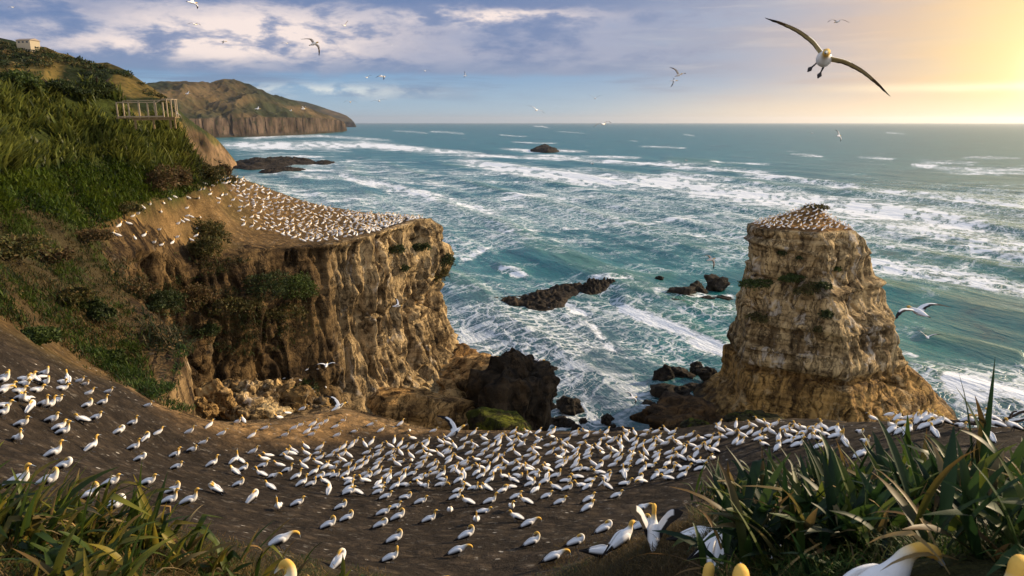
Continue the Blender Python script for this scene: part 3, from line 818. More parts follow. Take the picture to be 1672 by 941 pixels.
    o = mesh('sea', V.reshape(-1, 3), grid_faces(*x.shape)[:, ::-1], M_SEA, attrs={'foam': F_.ravel(), 'lace': L_.ravel(), 'far': far.ravel(), 'crest': np.clip(CR, 0, 1).ravel(), 'shore': np.clip(shore, 0, 1).ravel(), 'caps': caps.ravel()})
    tag(o, kind='structure')
build_sea()
def haze_box():
    B = 66000.0
    V = np.array([(x_, y_, z_) for x_ in (-B, B) for y_ in (-B, B) for z_ in (-25.0, 480.0)])
    Fh = np.array([(0, 1, 3, 2), (4, 6, 7, 5), (0, 4, 5, 1), (2, 3, 7, 6), (0, 2, 6, 4), (1, 5, 7, 3)])
    m = bpy.data.materials.new('sea_air'); m.use_nodes = True; nt = m.node_tree; nt.nodes.clear()
    out = nt.nodes.new('ShaderNodeOutputMaterial'); vol = nt.nodes.new('ShaderNodeVolumePrincipled')
    vol.inputs['Color'].default_value = (.93, .95, 1, 1); vol.inputs['Density'].default_value = HAZE; vol.inputs['Anisotropy'].default_value = .6
    nt.links.new(vol.outputs[0], out.inputs['Volume'])
    tag(mesh('haze', V, Fh, m, None, smooth=False), kind='stuff')
HAZE = 2.0e-5
haze_box()
# ------------------------------------------------------------------ rocks
def rock_blob(name, c, r, seed, label, cat='rock', group=None, rough=.35, mat=None, tint=(1, 1, 1), n=36, mossy=0.0):
    """boulder: a displaced ellipsoid (rx, ry, rz) around c"""
    u = np.linspace(0, 2 * np.pi, n * 2, endpoint=False); vv = np.linspace(.02, np.pi - .02, n)
    d = np.stack([np.sin(vv)[:, None] * np.cos(u), np.sin(vv)[:, None] * np.sin(u), np.cos(vv)[:, None] + 0 * u], -1)
    q = d * 1.4 + seed * 7.31
    cell = fbm(q[..., 0], q[..., 1], q[..., 2], 4) * rough * 1.4 + (ridged(q[..., 0] * 1.4, q[..., 1] * 1.4, q[..., 2] * 1.4, 3) - .6) * rough * .6
    # flat facets so that it reads as broken rock, not as a ball
    rr = np.ones(d.shape[:2])
    rs = np.random.default_rng(int(seed * 97) + 5)
    for k in range(9):
        a = rs.normal(size=3); a /= np.linalg.norm(a); h = rs.uniform(.62, .9)
        dd = d @ a; rr = np.minimum(rr, np.where(dd > .05, h / np.maximum(dd, .05), 9))
    sc = rr * (1 + cell)
    V = d * sc[..., None] * np.array(r) + np.array(c)
    t = np.ones(V.shape) * np.array(tint)
    if mossy:
        mm = ss(.0, .5, d[..., 2] * .5 + fbm(q[..., 0] * 2, q[..., 1] * 2, q[..., 2] * 2, 4) + mossy - .4)[..., None]
        t = t * (1 - mm) + np.array([2.4, 3.3, .35]) * mm
    o = mesh(name, V.reshape(-1, 3), grid_faces(n, n * 2, True)[:, ::-1], mat or M_REEF, t.reshape(-1, 3))
    tag(o, label, cat, group)
    return o
def reef(name, outline, hmax, label, seed, group=None, tint=(1, 1, 1), res=90, rocky=.8, sharp=1.0):
    """a low rock platform standing in the sea, its outline given by photo points at the waterline"""
    q = np.array([P_sea(a, b)[:2] for a, b in outline])
    q = np.concatenate([q, q[:1]]); q = catmull(q, 160)[:-1]
    lo = q.min(0) - 2; hi = q.max(0) + 2
    gx_, gy_ = np.meshgrid(np.linspace(lo[0], hi[0], res), np.linspace(lo[1], hi[1], res))
    sc = max(hi - lo)
    wx1 = gx_ + fbm(gx_ * 8 / sc, gy_ * 8 / sc, seed, 4) * sc * .035; wy1 = gy_ + fbm(gx_ * 8 / sc, gy_ * 8 / sc, seed + 9, 4) * sc * .035
    r = np.zeros(gx_.shape, bool)
    for i in range(len(q)):
        x1, y1 = q[i]; x2, y2 = q[(i + 1) % len(q)]
        if y1 == y2: continue
        r ^= ((y1 > wy1) != (y2 > wy1)) & (wx1 < (x2 - x1) * (wy1 - y1) / (y2 - y1) + x1)
    d = np.sqrt(((wx1.ravel()[:, None] - q[None, :, 0]) ** 2 + (wy1.ravel()[:, None] - q[None, :, 1]) ** 2).min(1)).reshape(gx_.shape)
    e = np.where(r, d, -d) / (min(hi - lo) * .5)
    n = fbm(gx_ * 14 / sc, gy_ * 14 / sc, seed * 3, 4); n2 = ridged(gx_ * 22 / sc, gy_ * 22 / sc, seed, 3) - .5
    z = hmax * (np.where(e > 0, np.clip(e * 2.2, 0, 1) ** .55, 0) * (1 + rocky * n + .45 * n2)) - 1.0 - 6 * np.clip(-e, 0, 1)
    V = np.stack([gx_, gy_, z], -1)
    F = grid_faces(res, res); keep = (e.ravel()[F] > -.35).any(1)
    o = mesh(name, V.reshape(-1, 3), F[keep][:, ::-1] if False else F[keep], M_REEF, np.ones((V.shape[0] * V.shape[1], 3)) * np.array(tint))
    tag(o, label, 'rock', group)
    return o
reef('reef_rock', [(783,498),(795,488),(830,487),(862,478),(895,470),(925,463),(960,468),(935,484),(915,500),(890,506),(850,508),(800,507)], 3.1, 'long low dark reef lying across the middle of the cove mouth', 3, tint=(1.2, 1.1, 1), res=130)
reef('reef_rock', [(935,470),(965,464),(1000,463),(1012,466),(990,474),(955,478)], 3.2, 'thin dark reef tail pointing from the long reef towards a foam line', 5, res=80)
reef('reef_rock', [(868,248),(874,243),(890,241),(905,244),(909,248),(890,250)], 9.0, 'lone black island rock out in the white surf', 8, tint=(.8, .8, .8), res=60, rocky=.4)
reef('reef_rock', [(372,276),(385,266),(420,264),(460,264),(500,263),(520,266),(490,271),(440,275),(400,278)], 7.0, 'flat black reef stretching from the foot of the brown headland', 9, res=110)
reef('reef_rock', [(418,282),(440,277),(470,276),(498,277),(480,281),(445,283)], 4.0, 'narrow black reef strip in front of the flat headland reef', 10, res=70)
reef('reef_rock', [(505,267),(520,264),(540,264),(552,266),(530,269)], 3.0, 'small black reef scrap at the seaward end of the headland reef', 12, res=40)
reef('reef_rock', [(420,262),(450,259),(480,259),(478,262),(440,264)], 4.0, 'thin black reef ridge behind the flat headland reef', 14, res=50)
def sea_rock(px, py, wpx, hpx, seed, label, group=None, depth=.7, tint=(1, 1, 1), **k):
    c = P_sea(px, py); s = np.linalg.norm(c - np.array([0, 0, CAMZ])) / FPX
    rx = wpx * s / 2; rz = hpx * s * .62
    return rock_blob('rock', (c[0], c[1], rz * .3), (rx, rx * depth, rz), seed, label, group=group, tint=tint, **k)
for a in [
 (1113,484,52,22,1.1,'broad dark rock left of the square block in the surf by the stack'),
 (1137,476,36,20,1.9,'dark rock wedged between the broad rock and the square block'),
 (1169,470,42,26,2.3,'square brown block of rock standing in the surf beside the stack'),
 (1077,456,16,7,3.1,'tiny dark rock awash behind the rocks beside the stack'),
 (1106,497,38,11,3.7,'low dark slab in front of the broad rock by the stack'),
 (1090,494,18,8,4.2,'small wet rock at the outer edge of the low slab'),
 (1150,492,34,9,4.6,'flat wet rock in front of the square block'),
 (1178,490,30,9,5.0,'flat wet rock touching the stack side of the square block'),
 (1128,489,24,9,5.2,'small wet rock between the low slab and the flat wet rocks')]:
    sea_rock(*a, group='rocks in the surf beside the stack')
for a in [
 (1082,622,34,28,6.1,'upright black boulder, outermost of the pile at the foot of the stack'),
 (1112,616,40,20,6.6,'black boulder at the back of the pile near the stack'),
 (1138,606,28,22,7.0,'rounded black boulder on the seaward side of the pile'),
 (1160,622,44,26,7.4,'largest black boulder of the pile, leaning on the stack'),
 (1095,646,64,26,7.9,'long black boulder along the front of the pile'),
 (1135,640,50,22,8.3,'black boulder in the middle of the pile by the stack'),
 (1060,664,26,12,8.8,'small black boulder alone in the cove water'),
 (1090,676,60,22,9.2,'low black boulder where the pile meets the bird ledge'),
 (1170,650,60,26,9.7,'black boulder tucked against the stack foot'),
 (1125,668,60,24,10.1,'broad black boulder in front of the stack foot'),
 (1044,686,20,10,10.6,'small black stone near the cove beach')]:
    sea_rock(*a, group='boulder pile at the foot of the stack')
for a in [
 (992,688,22,14,11.1,'small black twin rock in the middle of the cove water'),
 (1000,698,12,9,11.5,'little stone touching the twin rock in the cove'),
 (953,690,14,9,11.9,'single small stone in the cove water'),
 (930,668,44,26,12.3,'black boulder at the right edge of the big reef mass'),
 (918,692,40,16,12.7,'low black boulder at the cove edge below the reef mass'),
 (905,604,20,6,13.1,'wet rock tip just off the big dark reef mass'),
 (1015,712,70,12,13.6,'low dark rock at the end of the cove beach'),
 (940,700,20,8,14.0,'small dark stone on the cove beach')]:
    sea_rock(*a, group='rocks in the cove')
def land_rock(px, py, Y, r, seed, label, **k):
    c = P_Y(px, py, Y); return rock_blob('rock', tuple(c), r, seed, label, **k)
# the dark reef mass below the headland tip
land_rock(840, 662, 112, (7.2, 7, 7.4), 21.1, 'large dark rock mass below the headland tip', tint=(1.3, 1.1, .8), rough=.62, n=60)
land_rock(790, 645, 122, (7.0, 7, 5.6), 21.6, 'dark brown rock shoulder joining the cliff foot to the reef mass', tint=(2.6, 1.9, 1.0), rough=.35, n=48)
land_rock(752, 640, 122, (10.0, 9, 7.5), 22.2, 'tan rock apron at the foot of the headland cliff', tint=(.95, .8, .6), mat=M_CLIFF, rough=.25, n=60)
land_rock(745, 600, 134, (6.5, 8, 5.5), 22.9, 'brown rock knoll at the waterline behind the headland tip', tint=(.65, .5, .33), mat=M_CLIFF, rough=.25, n=48)
land_rock(820, 700, 100, (6.0, 4, 3.8), 23.4, 'flat topped boulder covered in yellow green algae', tint=(1.3, 1.1, .8), mossy=.55, n=48, rough=.2)
land_rock(660, 672, 108, (12.0, 6, 5.5), 24.2, 'smooth tan rock bench below the fluted cliff', tint=(.95, .78, .55), mat=M_CLIFF, rough=.2, n=60)
land_rock(872, 655, 112, (3.4, 4, 5.6), 24.8, 'steep dark rock at the seaward end of the reef mass', tint=(1.1, 1, .8), rough=.4, n=40)
land_rock(1232, 690, 112, (4.6, 3, 2.2), 25.3, 'dark mossy boulder in front of the stack foot', tint=(.8, .9, .4), mossy=.1, n=36)
land_rock(1137, 699, 110, (2.6, 2, 1.6), 25.7, 'small green weedy boulder left of the stack foot', tint=(.8, .9, .4), mossy=.2, n=30)
land_rock(1120, 690, 124, (9.0, 6, 4.8), 26.1, 'rough brown rock apron spreading left from the stack foot', tint=(2.2, 1.6, .9), rough=.35, n=50)
land_rock(213, 562, 60, (1.9, 1.6, 1.2), 27.3, 'pale guano covered boulder on the green bank', tint=(1.5, 1.6, 1.8), mat=M_STACK, rough=.25, n=36)
for k_, (px_, py_, Y_, r_, t_, lab_) in enumerate([
 (385,668,80,(2.6,2.2,2.0),(1.25,1.25,1.3),'pale guano stained block in the rock pile behind the bird ledge'),
 (415,652,84,(3.2,2.4,2.8),(1.2,1.2,1.2),'tallest pale rock of the pile at the foot of the hollow'),
 (440,676,80,(2.4,2.0,1.7),(1.3,1.35,1.4),'whitish rock low in the pile behind the bird ledge'),
 (402,684,77,(2.2,1.8,1.3),(1.1,1.1,1.1),'low pale rock at the front of the pile'),
 (350,660,76,(2.6,2,2.2),(.9,.8,.65),'tan crumbling rock at the foot of the hollow'),
 (325,668,73,(2.0,1.6,1.5),(.75,.65,.5),'brown rock at the landward end of the rock pile'),
 (368,640,84,(2.4,2,1.6),(.7,.62,.5),'brown rock half sunk in the hollow floor'),
 (470,664,86,(3.4,2.4,2.4),(.6,.54,.42),'dark brown rock right of the pale pile'),
 (505,672,88,(3.0,2.4,2.6),(.5,.45,.36),'dark rock below the flying gannet at the cliff foot'),
 (455,640,90,(2.6,2,2.0),(1.0,.95,.85),'tan rock behind the pale pile')]):
    land_rock(px_, py_, Y_, r_, 28.1 + k_ * .77, lab_, tint=t_, mat=M_STACK, rough=.55, n=44, group='rock pile at the foot of the hollow')

# ------------------------------------------------------------------ plants
from mathutils.bvhtree import BVHTree
def bvh_of(o):
    me = o.data; return BVHTree.FromPolygons([tuple(v.co) for v in me.vertices], [tuple(p.vertices) for p in me.polygons])
BV_CLIFF = bvh_of(cliff); BV_STACK = bvh_of(STACK)
def hit(bv, px, py):
    d = Vector(ray(px, py)).normalized(); h = bv.ray_cast(Vector((0, 0, CAMZ)), d)
    return (None, None) if h[0] is None else (np.array(h[0]), np.array(h[1]))

def blades(base, L, w, phi, th0, droop, col, tipcol=None, nseg=7, fold=.35, twist=None, kink=None):
    """strap leaves: base (n,3), length, width, heading, lean from the vertical, how far it arches; returns V, F, C"""
    n = len(L); t = np.linspace(0, 1, nseg + 1)
    th = th0[:, None] + droop[:, None] * t[None, :] ** 1.7
    if kink is not None: th = th + kink[:, None] * (t[None, :] > .62)
    ds = (L / nseg)[:, None]
    rx = np.concatenate([np.zeros((n, 1)), np.cumsum(np.sin(th[:, 1:]) * ds, 1)], 1)
    rz = np.concatenate([np.zeros((n, 1)), np.cumsum(np.cos(th[:, 1:]) * ds, 1)], 1)
    c = np.stack([base[:, None, 0] + rx * np.cos(phi)[:, None], base[:, None, 1] + rx * np.sin(phi)[:, None], base[:, None, 2] + rz], -1)
    prof = np.minimum(1, .55 + t * 1.2) * np.clip((1 - t) * 2.2, 0.02, 1) ** .8
    tw = (twist if twist is not None else np.zeros(n))[:, None] * t[None, :]
    sx = -np.sin(phi)[:, None] * np.cos(tw); sy = np.cos(phi)[:, None] * np.cos(tw); sz = np.sin(tw)
    side = np.stack([sx, sy, sz], -1) * (w[:, None] * prof[None, :])[..., None] * .5
    nz_ = np.stack([-np.cos(th) * np.cos(phi)[:, None], -np.cos(th) * np.sin(phi)[:, None], np.sin(th)], -1)
    mid = c - nz_ * (w[:, None] * prof[None, :] * fold)[..., None] * .5
    V = np.stack([c - side, mid, c + side], 2)            # n, seg+1, 3, 3
    k = np.arange(n)[:, None, None] * (nseg + 1) * 3 + np.arange(nseg)[None, :, None] * 3 + np.arange(2)[None, None, :]
    F = np.stack([k, k + 1, k + 4, k + 3], -1).reshape(-1, 4)
    tc_ = col if tipcol is None else tipcol
    C = col[:, None, None, :] * (1 - t[None, :, None, None] ** 1.5) + tc_[:, None, None, :] * t[None, :, None, None] ** 1.5
    C = np.broadcast_to(C, V.shape)
    return V.reshape(-1, 3), F, C.reshape(-1, 3)
def join(parts):
    V, F, C, o = [], [], [], 0
    for v_, f_, c_ in parts:
        V.append(v_); F.append(f_ + o); C.append(c_); o += len(v_)
    return np.concatenate(V), np.concatenate(F), np.concatenate(C)
GREENS = np.array([(.012, .030, .009), (.022, .046, .011), (.009, .023, .008), (.030, .054, .011), (.070, .088, .014)])
STRAW = np.array([(.32, .21, .075), (.26, .15, .05), (.38, .27, .12), (.18, .10, .035)])
GREENN = np.array([(.035, .055, .008), (.060, .080, .010), (.022, .040, .008), (.11, .11, .014), (.18, .14, .018)])
def flax(base, n, L, r, spread=.9, dead=.25, width=.075, rs=None, lean=None, pal=None):
    rs = rs or rng
    m = int(n * dead); g = n - m
    def grp(k, pal, Lk, wk, th_lo, th_hi, dr, tipmix):
        b = np.array(base) + np.stack([rs.normal(0, r, k), rs.normal(0, r, k), np.zeros(k) - .06], -1)
        phi = rs.uniform(0, 2 * np.pi, k)
        if lean is not None: phi = np.where(rs.random(k) < .45, lean + rs.normal(0, .5, k), phi)
        th = rs.uniform(th_lo, th_hi, k) * spread
        c = pal[rs.integers(0, len(pal), k)] * rs.uniform(.7, 1.3, (k, 1))
        tip = np.where(rs.random((k, 1)) < tipmix, STRAW[rs.integers(0, 4, k)] * .7, c * 1.15)
        return blades(b, Lk * rs.uniform(.55, 1.1, k), wk * rs.uniform(.7, 1.2, k), phi, th, rs.uniform(.1, 1.0, k) * dr, c, tip,
                      twist=rs.normal(0, .5, k), kink=np.where(rs.random(k) < .22, rs.uniform(.5, 1.5, k), 0))
    return join([grp(g, GREENS if pal is None else pal, L, width, .05, .75, 1.1, .16), grp(m, STRAW, L * .85, width * .38, .3, 1.2, 1.7, .2)])

FLAX_PX = [ # base px, base py, blades, length, label
 (1165,812,46,1.25,'outermost flax clump, low and straw tangled, at the edge of the bird colony'),
 (1215,838,60,1.5,'dark flax clump with a broad pale leaf standing up near the colony edge'),
 (1275,835,56,1.55,'flax clump full of tangled golden dead stalks'),
 (1340,842,60,1.5,'flax clump with many bent straw stalks before the bare soil'),
 (1395,850,56,1.6,'flax clump with one long leaf reaching up to the birds'),
 (1450,835,64,1.6,'tall flax clump below the packed birds on the right ledge'),
 (1505,850,60,1.43,'dense dark flax clump behind the big feeding gannet'),
 (1555,830,60,1.51,'flax clump with two very long upright dark leaves'),
 (1610,855,58,1.2,'flax clump with bright yellow green leaves crossing'),
 (1665,850,54,1.1,'flax clump below the bare driftwood branch'),
 (1720,860,46,1.1,'flax clump cut by the edge of the view'),
 (1240,905,70,1.5,'dark low flax clump beside the two yellow heads'),
 (1310,915,76,1.6,'shadowy flax clump in the middle of the grassy bank'),
 (1375,900,64,1.45,'flax clump with dry curled leaves in front of the dark thicket'),
 (1430,890,50,1.3,'small flax clump behind the head of the big gannet'),
 (1670,905,46,1.35,'flax clump leaning over the half hidden gannet'),
]
FLAX_NEAR = [
 (25,905,60,1.7,'broad green flax clump in the near corner, lowest of the bank'),
 (95,880,56,1.5,'flax clump below the gannet with the raised neck'),
 (165,900,60,1.4,'flax clump below the sleeping gannet'),
 (235,915,50,1.2,'flax clump with straw coloured leaves at the bank edge'),
 (-50,870,46,1.6,'flax clump cut off at the side of the bank'),
 (320,935,44,1.0,'low tangled flax clump beside the bird with hidden head'),
 (110,985,56,1.5,'blurred flax clump closest to the viewer'),
 (430,985,40,1.0,'flax clump with a yellow bent leaf over the near birds'),
 (560,975,34,.8,'short flax clump with drooping dark leaves before the soil'),
]
fp, fok = drop([a[0] for a in FLAX_PX + FLAX_NEAR], [min(a[1], 1050) for a in FLAX_PX + FLAX_NEAR])
for a, p_, ok in zip(FLAX_PX + FLAX_NEAR, fp, fok):
    if not ok: continue
    near_ = a in FLAX_NEAR
    V, F, C = flax(p_, int(a[2] * 1.5), a[3] * (.60 if near_ else .64), .28, spread=1.15, dead=.24, width=.100 if not near_ else .09, lean=.1 if near_ else None, pal=GREENN if near_ else None)
    tag(mesh('flax_plant', V, F, M_FLAX, C), a[4], 'flax plant', 'flax clumps on the near banks')

for px_, py_, sl_, n_, L_, lean_, lab_ in [(150, 1010, 3.4, 16, 1.25, .05, 'flax clump nearest the viewer, its blurred leaves arching over the soil'), (1625, 835, 9.0, 7, 1.75, None, 'few tall dark flax leaves standing above the ledge with the branch')]:
    q_ = P_sl(px_, py_, sl_); q_[2] = HN(q_[:1], q_[1:2])[0]
    V, F, C = flax(q_, n_, L_, .12, spread=1.5 if lean_ else .35, dead=.15, width=.09, lean=lean_, pal=GREENN if lean_ else GREENS[:3])
    tag(mesh('flax_plant', V, F, M_FLAX, C), lab_, 'flax plant', 'flax clumps on the near banks')
def scatter_px(poly_px, n, rs=rng):
    q = np.array(poly_px, float); lo = q.min(0); hi = q.max(0); out = []
    while len(out) < n:
        p = rs.uniform(lo, hi, (n * 2, 2)); r = np.zeros(len(p), bool)
        for i in range(len(q)):
            x1, y1 = q[i]; x2, y2 = q[(i + 1) % len(q)]
            if y1 == y2: continue
            r ^= ((y1 > p[:, 1]) != (y2 > p[:, 1])) & (p[:, 0] < (x2 - x1) * (p[:, 1] - y1) / (y2 - y1) + x1)
        out.extend(p[r].tolist())
    return np.array(out[:n])
def scatter(poly_px, n):
    p = scatter_px(poly_px, n); P, ok = drop(p[:, 0], p[:, 1]); return P[ok]

def tufts(P, per, L, w, pal, spread=1.0, jit=.25, droop=1.2, nseg=3, tip=None):
    vz = fbm(P[:, 0] * .22, P[:, 1] * .22, 5, 3) + .5 * fbm(P[:, 0] * .8, P[:, 1] * .8, 9, 2)
    P = P[vz > -.42]; vz = vz[vz > -.42]; L = L * np.repeat(np.clip(.85 + .75 * vz, .4, 1.5), per)
    n = len(P) * per; b = np.repeat(P, per, 0) + np.stack([rng.normal(0, jit, n), rng.normal(0, jit, n), np.full(n, -.04)], -1)
    pi_ = np.clip(((vz * .9 + .5 + rng.normal(0, .25, len(P))) * len(pal)).astype(int), 0, len(pal) - 1)
    c = pal[np.repeat(pi_, per)] * rng.uniform(.6, 1.4, (n, 1))
    return blades(b, L * rng.uniform(.5, 1.15, n), w * rng.uniform(.7, 1.3, n), rng.uniform(0, 6.283, n), rng.uniform(.05, .9, n) * spread, rng.uniform(.2, 1, n) * droop, c, None if tip is None else c * .35 + np.array(tip) * rng.uniform(.4, 1.3, (n, 1)), nseg, .2)
# flax blanket over the upper hillside
P1 = scatter([(-60,150),(60,145),(210,150),(300,200),(325,262),(318,300),(250,290),(180,262),(90,275),(-60,290)], 1500)
V, F, C = tufts(P1, 10, 2.3, .27, np.array([(.013, .025, .007), (.028, .046, .009), (.040, .058, .011), (.056, .068, .013)]), .85, .4, .9, 4, tip=(.19, .19, .035))
tag(mesh('hillside_flax', V, F, M_FLAX, C), kind='stuff')
# bright ground cover below it, scrub and dry grass lower down
P2 = scatter([(-60,290),(90,270),(180,255),(310,290),(350,300),(300,318),(215,335),(170,372),(120,372),(60,345),(-60,345)], 2600)
V2 = tufts(P2, 9, .75, .14, np.array([(.016, .030, .006), (.032, .056, .006), (.052, .082, .007), (.075, .102, .009)]), 1.25, .4, .9)
P3 = scatter([(-60,345),(60,345),(170,372),(200,470),(240,610),(300,668),(150,610),(0,520),(-60,500)], 3600)
V3 = tufts(P3, 8, .55, .07, np.array([(.10, .068, .024), (.060, .046, .016), (.022, .032, .008), (.030, .050, .008), (.044, .070, .008), (.060, .085, .010)]), 1.3, .3, 1.0)
P8 = scatter([(280,195),(305,215),(330,255),(350,290),(388,292),(380,300),(330,305),(300,280)], 700)
V8 = tufts(P8, 10, 1.0, .13, np.array([(.022, .032, .008), (.034, .042, .010), (.060, .050, .016), (.10, .07, .025)]), 1.2, .4, 1.0)
P4 = scatter([(120,560),(200,590),(245,625),(330,668),(300,672),(230,640),(150,600)], 500)
V4 = tufts(P4, 9, .4, .07, np.array([(.042, .075, .010), (.030, .055, .010)]), 1.3, .3, 1.0)
V, F, C = join([V2, V3, V4, V8])
tag(mesh('ground_cover', V, F, M_GRASS, C), kind='stuff')
# grass and dead straw on the near banks
P5 = scatter([(1130,830),(1250,840),(1672,800),(1720,960),(1180,960)], 3600)
bq_ = P_sl(1490, 945, 5.0); P5 = P5[(np.hypot(P5[:, 0] - bq_[0], P5[:, 1] - bq_[1]) > .75)]
V5 = tufts(P5, 9, .24, .011, np.array([(.045, .085, .014), (.060, .10, .018), (.030, .060, .010), (.09, .095, .02), (.14, .10, .04)]), 1.1, .07, 1.4)
P9 = scatter([(1672,700),(2300,660),(2300,980),(1700,980)], 1800)
V9 = tufts(P9, 9, .30, .014, np.array([(.045, .085, .014), (.030, .060, .010), (.09, .095, .02), (.14, .10, .04)]), 1.1, .09, 1.4)
P6 = scatter([(900,900),(950,872),(1010,860),(1100,850),(1160,870),(1180,950),(860,960)], 2200)
V6 = tufts(P6, 8, .13, .010, np.array([(.055, .075, .014), (.11, .075, .028), (.16, .10, .04), (.07, .045, .018), (.09, .06, .02)]), 1.35, .08, 1.3)
P7 = scatter([(-40,800),(120,815),(250,850),(420,890),(640,941),(640,960),(-40,960)], 2200)
V7 = tufts(P7, 8, .22, .012, np.array([(.035, .065, .012), (.16, .10, .035), (.22, .14, .05), (.05, .07, .015), (.10, .07, .02)]), 1.2, .08, 1.4)
V, F, C = join([V5, V6, V7, V9])
tag(mesh('bank_grass', V, F, M_GRASS, C), kind='stuff')

def leaf_cloud(c, r, n, size, pal, seed, gap=.12, low=-.35):
    """small leaf faces through an uneven lobed volume"""
    rs = np.random.default_rng(seed)
    d = rs.normal(size=(n, 3)); d /= np.linalg.norm(d, axis=1, keepdims=True)
    d[:, 2] = np.where(d[:, 2] < low, -d[:, 2], d[:, 2])
    lob = 1 + .55 * fbm(d[:, 0] * 1.7 + seed, d[:, 1] * 1.7, d[:, 2] * 1.7, 3) + .25 * fbm(d[:, 0] * 5 + seed, d[:, 1] * 5, d[:, 2] * 5, 2)
    rad = lob * rs.uniform(.62, 1.0, n) ** .6
    keep = fbm(d[:, 0] * 4 + seed, d[:, 1] * 4, d[:, 2] * 4 + rad * 2, 2) > -gap
    d = d[keep]; rad = rad[keep]; n = len(d)
    p = np.array(c) + d * rad[:, None] * np.array(r)
    a = rs.normal(size=(n, 3)) + d * .6; a /= np.linalg.norm(a, axis=1, keepdims=True)
    b = np.cross(a, rs.normal(size=(n, 3))); b /= np.linalg.norm(b, axis=1, keepdims=True)
    s = size * rs.uniform(.6, 1.4, (n, 1))
    V = np.stack([p - a * s, p + b * s * .45, p + a * s, p - b * s * .45], 1)
    col = pal[rs.integers(0, len(pal), n)] * rs.uniform(.75, 1.3, (n, 1))
    clump = .8 + .6 * ss(-.3, .4, fbm(d[:, 0] * 3, d[:, 1] * 3, d[:, 2] * 3 + seed, 2))
    C = np.repeat((col * clump[:, None])[:, None, :], 4, 1)
    return V.reshape(-1, 3), np.arange(n * 4).reshape(n, 4), C.reshape(-1, 3)
def tube(pts, rad, col, k=7):
    pts = np.array(pts, float); rad = np.array(rad, float); n = len(pts)
    t = np.gradient(pts, axis=0); t /= np.linalg.norm(t, axis=1, keepdims=True)
    up = np.array([.31, .17, .93]); s = np.cross(t, up); s /= np.linalg.norm(s, axis=1, keepdims=True); u = np.cross(s, t)
    a = np.linspace(0, 2 * np.pi, k, endpoint=False)
    V = pts[:, None] + rad[:, None, None] * (np.cos(a)[None, :, None] * s[:, None] + np.sin(a)[None, :, None] * u[:, None])
    V = V.reshape(-1, 3); return V, grid_faces(n, k, True), np.broadcast_to(np.array(col, float), V.shape).copy()
DARKG = np.array([(.018, .028, .009), (.028, .040, .011), (.040, .052, .014)])
MIDG = np.array([(.040, .060, .012), (.055, .075, .014), (.030, .046, .011)])
OLIVE = np.array([(.060, .058, .016), (.085, .070, .020), (.042, .046, .013), (.11, .075, .026)])
BRUSH = np.array([(.12, .075, .032), (.09, .055, .024), (.060, .050, .016)])
def shrub(px, py, wpx, hpx, pal, label, seed, at=None, trunk=False, name='shrub', cat='shrub', n=None):
    if at is None:
        P, ok = drop([px], [py])
        if not ok[0]: return
        c = P[0]
    else: c = np.array(at)
    s = np.linalg.norm(c - np.array([0, 0, CAMZ])) / FPX
    r = (wpx * s / 2, wpx * s / 2 * .9, hpx * s * .60)
    n = n or int(np.clip(wpx * hpx * 2.2, 500, 5200))
    rs_ = np.random.default_rng(seed + 500); sub = []
    for k in range(4):
        oc = np.array([rs_.uniform(-.55, .55) * r[0], rs_.uniform(-.5, .5) * r[1], hpx * s * rs_.uniform(.12, .36)])
        f_ = rs_.uniform(.5, .78); sub.append(leaf_cloud(c + oc, (r[0] * f_, r[1] * f_, r[2] * f_ * rs_.uniform(.7, 1.1)), n // 3, max(.14, 1.7 * s), pal, seed + k * 13))
    V, F, C = join(sub)
    if trunk:
        e = empty(name, tuple(c)); tag(e, label, cat, 'trees on the hill crest')
        o = mesh('crown', V - c, F, M_LEAF, C, parent=e)
        parts = []
        for k in range(4):
            a = k * 1.6 + seed; q = np.array([math.cos(a), math.sin(a), 0]) * r[0] * .45
            parts.append(tube([(0, 0, -.4), q * .25 + (0, 0, r[2] * .5), q + np.array([0, 0, r[2] * 1.1])], [.22, .14, .05], (.05, .035, .022)))
        tv, tf, tcx = join(parts); mesh('trunk', tv, tf, M_LEAF, tcx, parent=e)
    else:
        tag(mesh(name, V, F, M_LEAF, C), label, cat, 'shrubs on the headland')
for a in [
 (28,152,84,44,MIDG,'pale green rounded tree at the edge of the hill crest',41,None,True,'tree','tree'),
 (88,152,56,26,DARKG,'dark low tree between the pale tree and the big dark tree',42,None,True,'tree','tree'),
 (160,154,76,34,DARKG,'big dark domed tree above the hillside flax',43,None,True,'tree','tree'),
 (5,140,60,34,DARKG,'dark tree rising behind the pale green tree',44,None,True,'tree','tree'),
 (122,157,46,20,DARKG,'dark low tree just left of the domed tree',45,None,True,'tree','tree')]:
    shrub(*a)
RIDGE = [o_ for o_ in COL.objects if o_.name.startswith('headland_hills')][-1]
BV_RIDGE = bvh_of(RIDGE); rp = []
for q in scatter_px([(-40,62),(40,76),(110,92),(205,118),(262,156),(290,190),(200,150),(120,110),(-40,110)], 150, np.random.default_rng(21)):
    h, nn = hit(BV_RIDGE, *q)
    if h is not None and fbm(h[0] * .03, h[1] * .03, h[2] * .05, 2) > -.15:
        rp.append(leaf_cloud(h, (rng.uniform(1.5, 4), rng.uniform(1.5, 4), rng.uniform(.9, 1.8)), 130, .55, DARKG if rng.random() < .7 else OLIVE, int(q[0] * 7) % 1000))
V, F, C = join(rp)
tag(mesh('ridge_scrub', V, F, M_LEAF, C), kind='stuff')
